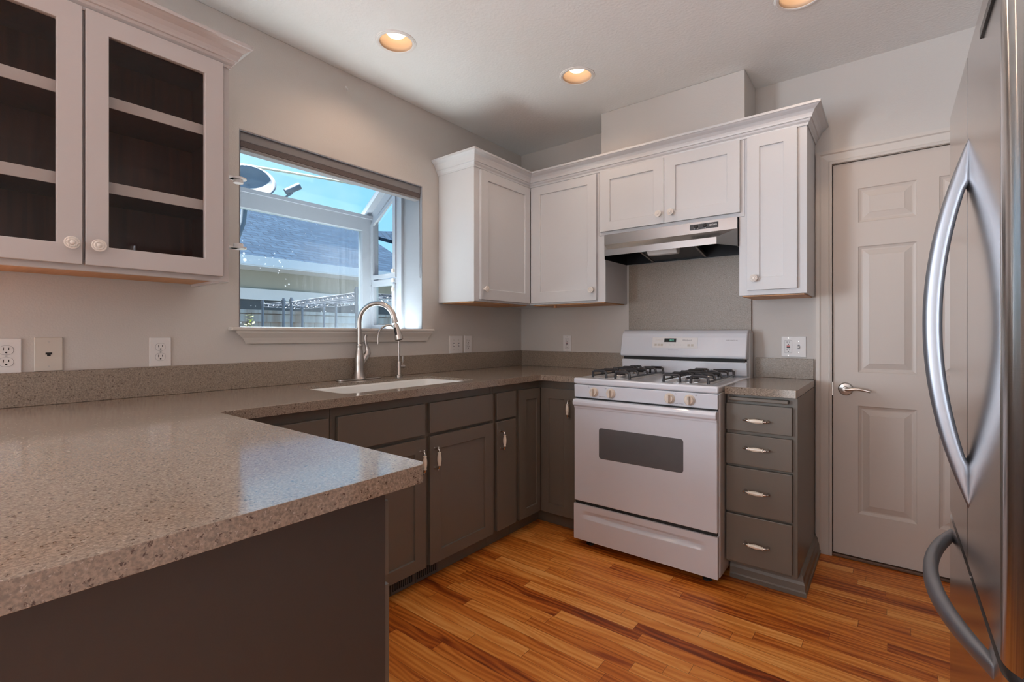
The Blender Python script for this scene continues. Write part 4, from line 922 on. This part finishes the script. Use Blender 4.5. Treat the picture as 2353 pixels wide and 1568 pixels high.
# ------------------------------------------------------------------ electrical plates (local: x right, y into wall, z up; centre at origin)
def slots(par, x, z, m=None):
    q = MB().box(x-0.0075, x-0.0055, -0.0075, -0.0060, z-0.001, z+0.0085).box(x+0.0050, x+0.0070, -0.0075, -0.0060, z+0.0005, z+0.0080)
    q.lathe([(0.0026,-0.0075),(0.0026,-0.006)], (x, 0, z-0.0075), 'y', 12)
    return q
def plate(name, label, cat, loc, rotz, w, h, items, mat=M_PLASTIC, group=None):
    t = thing(name, label, cat, loc, rotz, group)
    p = MB().box(-w/2, w/2, -0.0055, -0.0003, -h/2, h/2).build('cover_plate', mat, t, bevel=0.0025)
    for kind, x in items:
        if kind == 'duplex':
            for z in (0.0195, -0.0195):
                ov = rounded([(x-0.0165,z-0.0145),(x+0.0165,z-0.0145),(x+0.0165,z+0.0145),(x-0.0165,z+0.0145)], [0.0125]*4, 5)
                rim = [(x+(a-x)*1.045, z+(b-z)*1.05) for a, b in ov]
                MB().prism(rim, 'y', -0.0058, -0.005).build('socket_gap', M_PRINT, t)
                o = MB().prism(ov, 'y', -0.0068, -0.004).build('socket', mat, t)
                slots(o, x, z).build('slot', M_DARK, o)
            MB().lathe([(0.0028,-0.0065),(0.0028,-0.005)], (x,0,0), 'y', 10).build('screw', M_NICKEL, t)
        elif kind == 'gfci':
            MB().box(x-0.0178, x+0.0178, -0.0058, -0.005, -0.0348, 0.0348).build('socket_gap', M_PRINT, t)
            o = MB().box(x-0.0168, x+0.0168, -0.0072, -0.004, -0.0338, 0.0338).build('socket', mat, t, bevel=0.0008)
            slots(o, x, 0.020).build('slot', M_DARK, o); slots(o, x, -0.020).build('slot', M_DARK, o)
            MB().box(x-0.008, x+0.008, -0.0085, -0.0065, 0.001, 0.0065).build('reset_button', M_RED, o)
            MB().box(x-0.008, x+0.008, -0.0085, -0.0065, -0.0065, -0.001).build('test_button', M_RUBBER, o)
            for z in (0.048, -0.048): MB().lathe([(0.0028,-0.0062),(0.0028,-0.005)], (x,0,z), 'y', 10).build('screw', M_NICKEL, t)
        elif kind == 'toggle':
            MB().box(x-0.005, x+0.005, -0.0062, -0.005, -0.012, 0.012).build('toggle_slot', M_PRINT, t)
            MB().prism([(-0.004,-0.008),(-0.004,0.006),(-0.016,0.001),(-0.018,-0.006)], 'x', x-0.0042, x+0.0042).build('toggle', mat, t, bevel=0.0008)
            for z in (0.030, -0.030): MB().lathe([(0.0028,-0.0062),(0.0028,-0.005)], (x,0,z), 'y', 10).build('screw', M_NICKEL, t)
        elif kind == 'phone':
            MB().box(x-0.0085, x+0.0085, -0.0060, -0.0052, -0.001, 0.006).box(x-0.0045, x+0.0045, -0.0060, -0.0052, -0.0065, 0.0).build('phone_jack', M_DARK, t)
            for z in (0.042, -0.042): MB().lathe([(0.0030,-0.0062),(0.0030,-0.005)], (x,0,z), 'y', 10).build('screw', M_NICKEL, t)
    return t
zo = 1.0855
plate('power_outlet', 'white duplex outlet at left edge of photo, left of the phone jack plate', 'outlet', (0, -2.790, 1.083), ROT_A, 0.072, 0.115, [('duplex', 0)])
plate('phone_jack_plate', 'ivory telephone jack plate on the wall above the backsplash', 'phone jack', (0, -2.6885, zo+0.0005), ROT_A, 0.072, 0.116, [('phone', 0)], M_IVORY)
plate('power_outlet', 'white duplex outlet between phone jack plate and window, touching backsplash', 'outlet', (0, -2.3675, 1.0845), ROT_A, 0.072, 0.115, [('duplex', 0)])
plate('light_switch', 'white two-gang switch plate on window wall right of the tap', 'switch', (0, -0.720, 1.0855), ROT_A, 0.118, 0.116, [('toggle', -0.023), ('toggle', 0.023)])
plate('power_outlet', 'white duplex outlet right beside the two-gang switch plate near the corner', 'outlet', (0, -0.6055, 1.0865), ROT_A, 0.072, 0.116, [('duplex', 0)])
plate('power_outlet', 'white outlet with red reset button between corner and range', 'outlet', (0.4235, 0, 1.0870), 0, 0.070, 0.117, [('gfci', 0)])
plate('outlet_and_switch', 'white two-gang plate, red-button outlet and toggle, above the short countertop', 'outlet', (1.862, 0, 1.0860), 0, 0.118, 0.112, [('gfci', -0.025), ('toggle', 0.024)])
hk = MB().tube([(0.0005,0,0.008),(0.008,0,0.006),(0.015,0,-0.004),(0.012,0,-0.012),(0.006,0,-0.012)], 0.0022, 8)
hk.lathe([(0.006,0.0003),(0.006,0.002),(0,0.002)], (0,0,0.008), 'x', 12)
tag(hk.build('wall_hook', M_PLASTIC, loc=(0, -1.540, 2.458)), 'tiny white hook high on the wall above the window', 'hook')

# ------------------------------------------------------------------ blind
b = thing('window_blind', 'raised grey blind tucked under the top of the garden window opening', 'blind', (0, 0, 0))
MB().box(-0.062, -0.010, WY0+0.006, -0.998-0.016, 2.021, 2.063).build('headrail', M_BLIND, b, bevel=0.004)
sm_ = MB()
for k in range(7): sm_.box(-0.060, -0.012, WY0+0.010, -1.018, 1.9975+k*0.0034, 1.9998+k*0.0034)
sm_.build('slat_stack', M_BLIND2, b)
MB().box(-0.060, -0.012, WY0+0.010, -1.018, 1.980, 1.9965).build('bottom_rail', M_BLIND, b, bevel=0.004)
MB().tube([(-0.012,-1.024,1.985),(-0.011,-1.0245,1.80),(-0.010,-1.022,1.60),(-0.009,-1.027,1.515),(-0.009,-1.021,1.500),(-0.009,-1.0165,1.515),(-0.010,-1.018,1.62),(-0.011,-1.0195,1.80),(-0.012,-1.020,1.985)], 0.0011, 6).build('cord', M_BLIND, b)

# ------------------------------------------------------------------ recessed ceiling lights
for i, (x, y) in enumerate(LIGHTS):
    lb = ['lit recessed ceiling light nearest the window', 'lit recessed ceiling light in front of range hood', 'lit recessed ceiling light cut by top edge of photo'][i]
    t = thing('recessed_light', lb, 'ceiling light', (x, y, H), 0, 'recessed ceiling lights')
    MB().lathe([(0.077,0.004),(0.077,-0.004),(0.082,-0.006),(0.088,-0.0055),(0.090,-0.0035),(0.094,-0.0035),(0.096,-0.0005),(0.096,-0.0002)], (0,0,0), 'z', 48, cap=False).build('trim_ring', M_RING, t)
    rf = MB().lathe([(0.0765,-0.003),(0.074,0.015),(0.066,0.055),(0.056,0.085)], (0,0,0), 'z', 48, cap=False).build('reflector', M_CAN, t)
    so = rf.modifiers.new('solid', 'SOLIDIFY'); so.thickness = 0.001; so.offset = 1
    MB().lathe([(0.0,0.125),(0.088,0.125),(0.088,0.0305),(0.079,0.0305)], (0,0,0), 'z', 40, cap=False).build('housing', M_DARK, t)
    MB().lathe([(0.0,0.026),(0.022,0.028),(0.038,0.034),(0.047,0.044),(0.050,0.060)], (0,0,0), 'z', 36, cap=False).build('bulb', M_BULB, t)
    l = bpy.data.lights.new('bulb_glow', 'SPOT'); l.energy = 6.5; l.color = (1.0, 0.72, 0.52); l.spot_size = math.radians(150); l.spot_blend = 0.6; l.shadow_soft_size = 0.045
    lo_ = bpy.data.objects.new('bulb_glow', l); COL.objects.link(lo_); lo_.parent = t; lo_.location = (0, 0, 0.004)

# ------------------------------------------------------------------ refrigerator (face toward the window wall)
FX = 2.408
f = thing('refrigerator', 'stainless french-door refrigerator with curved handles at right edge', 'refrigerator', (0, 0, 0))
M_CASE = pm('fridge_case_grey', (0.20, 0.20, 0.21), 0.45)
MB().box(2.500, 3.20, -2.050, -1.150, 0.03, 1.755).build('case', M_CASE, f, bevel=0.004)
def door_plan(y0, y1, near_round, far_round):
    # plan outline (x,y); outer face at FX, rounded ends
    pts = [(2.492, y1)]
    pts = []
    def arc(cx, cy, rx, ry, a0, a1, n=12): return [(cx+rx*math.cos(math.radians(a0+(a1-a0)*k/n)), cy+ry*math.sin(math.radians(a0+(a1-a0)*k/n))) for k in range(n+1)]
    if near_round: pts += arc(FX+0.052, y0+0.060, 0.052, 0.060, 180, 270)[0:] [::-1]
    else: pts += [(FX+0.006, y0), (FX+0.0015, y0+0.0015), (FX, y0+0.005)]
    if far_round: pts += arc(FX+0.052, y1-0.060, 0.052, 0.060, 180, 90)
    else: pts += [(FX, y1-0.005), (FX+0.0015, y1-0.0015), (FX+0.006, y1)]
    pts += [(2.492, y1), (2.492, y0)]
    return pts
ysp = -1.590
dn_ = MB().prism(door_plan(-2.048, ysp-0.002, True, False), 'z', 0.668, 1.752, smooth=True).build('door', M_FRIDGE, f, wn=True)
df_ = MB().prism(door_plan(ysp+0.002, -1.150, False, True), 'z', 0.668, 1.752, smooth=True).build('door', M_FRIDGE, f, wn=True)
fz = MB().prism(door_plan(-2.048, -1.150, True, True), 'z', 0.095, 0.650, smooth=True).build('freezer_drawer', M_FRIDGE, f, wn=True)
MB().box(2.425, 2.500, -2.040, -1.155, 0.648, 0.670).build('drawer_gasket', M_RUBBER, f)
MB().box(2.45, 2.52, -2.03, -1.16, 0.02, 0.093).build('kick_grille', M_RUBBER, f)
# bow handles
def bow_bar(mid_y, zc, half, inner, hout, hin, width, horizontal=False, N=44):
    vs = []; K = 16
    for k in range(N+1):
        t = -1+2*k/N
        s = t*half; xo = -hout*(1-t*t)
        ti = s/inner; xi = -hin*(1-ti*ti) if abs(ti) < 1 else 0.004
        xi = max(xi, xo+0.002) if abs(ti) < 1 else 0.004
        cx = (xo+xi)/2; rx = max((xi-xo)/2, 0.0018); ry = width/2*(1-0.35*abs(t)**3)
        for j in range(K):
            a = 2*PI*j/K; c_, s_ = math.cos(a), math.sin(a)
            ex = abs(c_)**0.75*(1 if c_ > 0 else -1)*rx; ey = abs(s_)**0.75*(1 if s_ > 0 else -1)*ry
            if horizontal: vs.append((FX+cx+ex, mid_y+s, zc+ey))
            else: vs.append((FX+cx+ex, mid_y+ey, zc+s))
    fs = [(k*K+j, k*K+(j+1) % K, (k+1)*K+(j+1) % K, (k+1)*K+j) for k in range(N) for j in range(K)]
    fs += [tuple(range(K)), tuple(N*K+j for j in reversed(range(K)))]
    return MB().add(vs, fs, True)
bow_bar(ysp-0.0185, 1.178, 0.392, 0.302, 0.073, 0.041, 0.032).build('handle', M_FHANDLE, dn_, sharp=80)
bow_bar(ysp+0.0185, 1.178, 0.392, 0.302, 0.073, 0.041, 0.032).build('handle', M_FHANDLE, df_, sharp=80)
bow_bar(-1.580, 0.612, 0.352, 0.290, 0.072, 0.044, 0.036, horizontal=True).build('handle', M_FHANDLE, fz, sharp=80)
MB().box(FX-0.004, FX, -1.975, -1.812, 1.684, 1.700).build('name_badge', M_BLACK, dn_, bevel=0.001)
MB().box(2.430, 2.50, -1.20, -1.155, 1.752, 1.772).box(2.430, 2.50, -2.045, -2.00, 1.752, 1.772).build('hinge_cover', M_RUBBER, f)

# ------------------------------------------------------------------ outdoors, seen through the garden window
GZ = -0.45
M_GROUND = pm('packed_ground', (0.055, 0.055, 0.052), 0.95, var=0.2, vscale=2)
struct(MB().add([(-30,-30,GZ),(-0.17,-30,GZ),(-0.17,30,GZ),(-30,30,GZ)], [(0,1,2,3)]).build('ground', M_GROUND))
M_SHINGLE = brick_mat('roof_shingles', (0.019, 0.036, 0.064), (0.013, 0.026, 0.049), (0.010, 0.018, 0.034), 0.32, 0.14, 0.012)
M_SIDING = brick_mat('house_siding', (0.36, 0.36, 0.31), (0.34, 0.34, 0.295), (0.20, 0.21, 0.20), 60, 0.18, 0.008, rot=(PI/2, 0, PI/2), blotch=0.06)
M_HTRIM = pm('house_trim', (0.62, 0.66, 0.70), 0.6)
M_FENCE = wood('weathered_fence', (0.34, 0.24, 0.18), (0.70, 0.68, 0.65), 'Z', 0.85, 0.12)
hs = thing('neighbor_house', 'pale neighbor house with dark shingle roof seen through the garden window', 'house', (0, 0, 0))
MB().box(-12.0, -5.95, -9.0, 12.0, GZ, 2.42).build('wall', M_SIDING, hs)
rfm = MB()
L_ = 2.95; ang = math.atan2(3.70-2.36, 2.55)
rfo = MB().box(-9.0, 9.0, 0.0, math.hypot(2.55, 1.34), -0.06, 0.0).build('roof', M_SHINGLE, hs)
rfo.location = (-5.48, -5.0+0.0, 2.36); rfo.rotation_euler = (ang, 0, PI/2)
ro2 = MB().box(-9.0, 9.0, 0.0, math.hypot(2.55, 1.34), -0.06, 0.0).build('roof', M_SHINGLE, hs)
ro2.location = (-10.58, -5.0, 2.36); ro2.rotation_euler = (ang, 0, -PI/2)
MB().box(-5.50, -5.40, -14.0, 4.0, 2.22, 2.36).build('gutter', M_HTRIM, hs)
MB().box(-5.94, -5.41, -14.0, 4.0, 2.20, 2.22).build('soffit', M_HTRIM, hs)
MB().box(-5.955, -5.93, -9.0, 12.0, GZ, 1.715).build('wall_base_shade', pm('dark_wall_base_shade', (0.05, 0.065, 0.08), 0.8), hs)  # thin dark sheet, shade on the house wall base put into its colour
MB().box(-5.96, -5.90, -9.0, 12.0, 1.72, 1.90).build('trim_board', M_HTRIM, hs)
# second roof slope rising at the right end
ro3 = MB().add([(-8.0,3.9,3.68),(-6.2,6.4,3.0),(-6.6,9.5,4.3),(-8.4,9.5,4.6),(-8.0,3.9,3.60),(-6.2,6.4,2.9),(-6.6,9.5,4.2),(-8.4,9.5,4.5)], [(0,1,2,3),(7,6,5,4),(0,4,5,1),(1,5,6,2),(2,6,7,3),(3,7,4,0)]).build('roof', M_SHINGLE, hs)
fe = thing('wooden_fence', 'weathered wooden board fence standing outside the garden window', 'fence', (0, 0, 0))
fb = MB(); y = -7.0; k = 0
while y < 4.0:
    fb.box(-3.62, -3.60+random.uniform(-0.002, 0.002), y, y+0.137, GZ+0.03, 1.395+random.uniform(-0.004, 0.004)); y += 0.141; k += 1
fb.build('boards', M_FENCE, fe)
MB().box(-3.66, -3.56, -7.0, 4.0, 1.400, 1.440).box(-3.60, -3.575, -7.0, 4.0, 1.30, 1.39).build('top_rail', M_FENCE, fe)
# satellite dish on a curved mast
sd_ = thing('satellite_dish', 'grey satellite dish on bent mast seen through left of the window', 'satellite dish', (-2.5, -0.95, 0))
dm_ = MB(); n_ = 36; rr = 0.30
M_DISH = pm('dish_grey', (0.16, 0.18, 0.215), 0.6, var=0.25, vscale=9)
for lvl in range(7):
    pass
prof = [(rr*k/7, 0.055*(k/7)**2) for k in range(8)]
dsh = MB().lathe([(max(a, 0.0005), b_h) for a, b_h in prof], (0,0,0), 'z', 40, cap=False).build('dish', M_DISH, sd_, loc=(0.0, -0.02, 2.56), rot=(math.radians(8), math.radians(68), math.radians(-12)))
dsh.scale = (0.62, 0.80, 1); so = dsh.modifiers.new('solid', 'SOLIDIFY'); so.thickness = 0.006
MB().tube([(0.02,-0.16,GZ+0.02),(0.0,-0.16,1.6),(0.0,-0.13,2.0),(-0.01,-0.06,2.2),(-0.02,-0.03,2.45)], 0.026, 12).build('mast', M_DISH, sd_)
MB().tube([(0.0,-0.04,2.35),(0.16,0.15,2.40),(0.22,0.30,2.52)], [0.010,0.010,0.010], 8).tube([(0.20,0.24,2.52),(0.24,0.36,2.60)], [0.030,0.034], 12).build('feed_arm', M_DISH, sd_)
# wire shelving racks outside
M_WIRE = pm('wire_rack_metal', (0.24, 0.25, 0.29), 0.4, metal=0.7)
def rack(label, loc, rot, lx, ly, zt, levels):
    t = thing('wire_rack', label, 'rack', loc, rot, 'outdoor wire racks')
    for x in (0, lx):
        for y in (0, ly): MB().tube([(x,y,GZ+0.001),(x,y,zt+0.03)], 0.0125, 10).tube([(x,y,zt-0.03),(x,y,zt+0.012)], [0.018, 0.021], 10).build('post', M_WIRE, t)
    for z in levels:
        s_ = MB()
        for y in (0, ly):
            s_.tube([(0,y,z),(lx,y,z)], 0.0035, 6).tube([(0,y,z-0.03),(lx,y,z-0.03)], 0.0035, 6)
            nz2 = int(lx/0.05); s_.tube([(lx*k/nz2, y, z-0.03*(k % 2)) for k in range(nz2+1)], 0.0025, 5)
        for x in (0, lx):
            s_.tube([(x,0,z),(x,ly,z)], 0.0035, 6).tube([(x,0,z-0.03),(x,ly,z-0.03)], 0.0035, 6)
            nz2 = int(ly/0.05); s_.tube([(x, ly*k/nz2, z-0.03*(k % 2)) for k in range(nz2+1)], 0.0025, 5)
        nb = int(lx/0.028)
        for k in range(1, nb): s_.tube([(lx*k/nb,0,z+0.004),(lx*k/nb,ly,z+0.004)], 0.0022, 5)
        for k in range(1, 4): s_.tube([(0,ly*k/4,z-0.002),(lx,ly*k/4,z-0.002)], 0.003, 5)
        s_.build('wire_shelf', M_WIRE, t)
rack('low wire rack outside the window, the one nearer the fence', (-3.12, -0.55, 0), 0, 0.46, 0.45, 1.495, (1.48, 0.9, 0.2))
rack('low wire rack outside the window, the one nearer the glass', (-2.50, -0.55, 0), -0.16, 1.50, 0.46, 1.495, (1.48, 0.9, 0.2))
# tree beyond the roof
tr_ = thing('bare_tree', 'sparse treetop showing above the neighbor roof ridge', 'tree', (-15.0, 7.9, GZ))
M_BARK = pm('bark', (0.16, 0.13, 0.11), 0.9); M_LEAF = pm('tree_foliage', (0.16, 0.19, 0.15), 0.8)
tb = MB(); tb.tube([(0,0,0),(0.05,0,3),(0,0.05,5.6)], [0.16,0.12,0.03], 10)
lf = MB()
for k in range(26):
    a = random.uniform(0, 2*PI); rr_ = random.uniform(0.3, 0.95); z1 = random.uniform(4.6, 6.0); z0 = z1-random.uniform(0.6, 1.2)
    tip = (rr_*math.cos(a), rr_*math.sin(a), z1); tb.tube([(0.02,0.02,z0), (tip[0]*0.5, tip[1]*0.5, (z0+z1)/2+0.1), tip], [0.03,0.02,0.008], 5)
    for _ in range(22):
        p = Vector(tip)+Vector((random.gauss(0,0.16), random.gauss(0,0.16), random.gauss(0,0.14))); s_ = random.uniform(0.03, 0.07)
        d1 = Vector((random.gauss(0,1), random.gauss(0,1), random.gauss(0,1))).normalized()*s_; d2_ = d1.orthogonal().normalized()*s_*0.6
        lf.add([p-d1, p+d2_, p+d1, p-d2_], [(0,1,2,3)])
tb.build('trunk', M_BARK, tr_); lf.build('foliage', M_LEAF, tr_)
# small leafy plant by the lower left window corner
pl = thing('leafy_plant', 'small yellow-green leafy plant outside lower left corner of window', 'plant', (-1.15, -1.60, GZ))
M_GREEN = pm('fresh_leaves', (0.42, 0.52, 0.10), 0.6)
sm2 = MB(); lf2 = MB()
for k in range(7):
    dx, dy = random.uniform(-0.06, 0.08), random.uniform(-0.10, 0.12); zt = 1.58+random.uniform(0, 0.20)
    sm2.tube([(0,0,0),(dx*0.4,dy*0.4,zt*0.6),(dx,dy,zt)], [0.006,0.004,0.002], 6)
    for _ in range(9):
        z = zt-random.uniform(0, 0.22); p = Vector((dx+random.gauss(0,0.012), dy+random.gauss(0,0.012), z))
        d1 = Vector((random.gauss(0,1), random.gauss(0,1), 0.3)).normalized()*0.020; d2_ = d1.cross(Vector((0,0,1))).normalized()*0.009
        lf2.add([p, p+d1+d2_, p+d1*2, p+d1-d2_], [(0,1,2,3)])
sm2.build('stem', M_BARK, pl); lf2.build('leaves', M_GREEN, pl)
# service cable crossing above the window
cb_ = MB(); 
pts = [Vector((-3.0, -4.5, 2.62)), Vector((-3.0, -2.4, 2.775)), Vector((-3.0, -1.306, 2.863)), Vector((-3.0, -0.851, 2.902)), Vector((-3.0, -0.387, 2.95)), Vector((-3.0, 0.19, 3.004)), Vector((-3.0, 0.807, 3.052)), Vector((-3.0, 1.784, 3.10)), Vector((-3.0, 5.5, 3.22))]
cb_.tube(pts, 0.014, 8)
tag(cb_.build('outside_cable', pm('cable_tan', (0.45, 0.42, 0.33), 0.7)), 'thin pale overhead cable crossing the sky above the dish', 'cable')
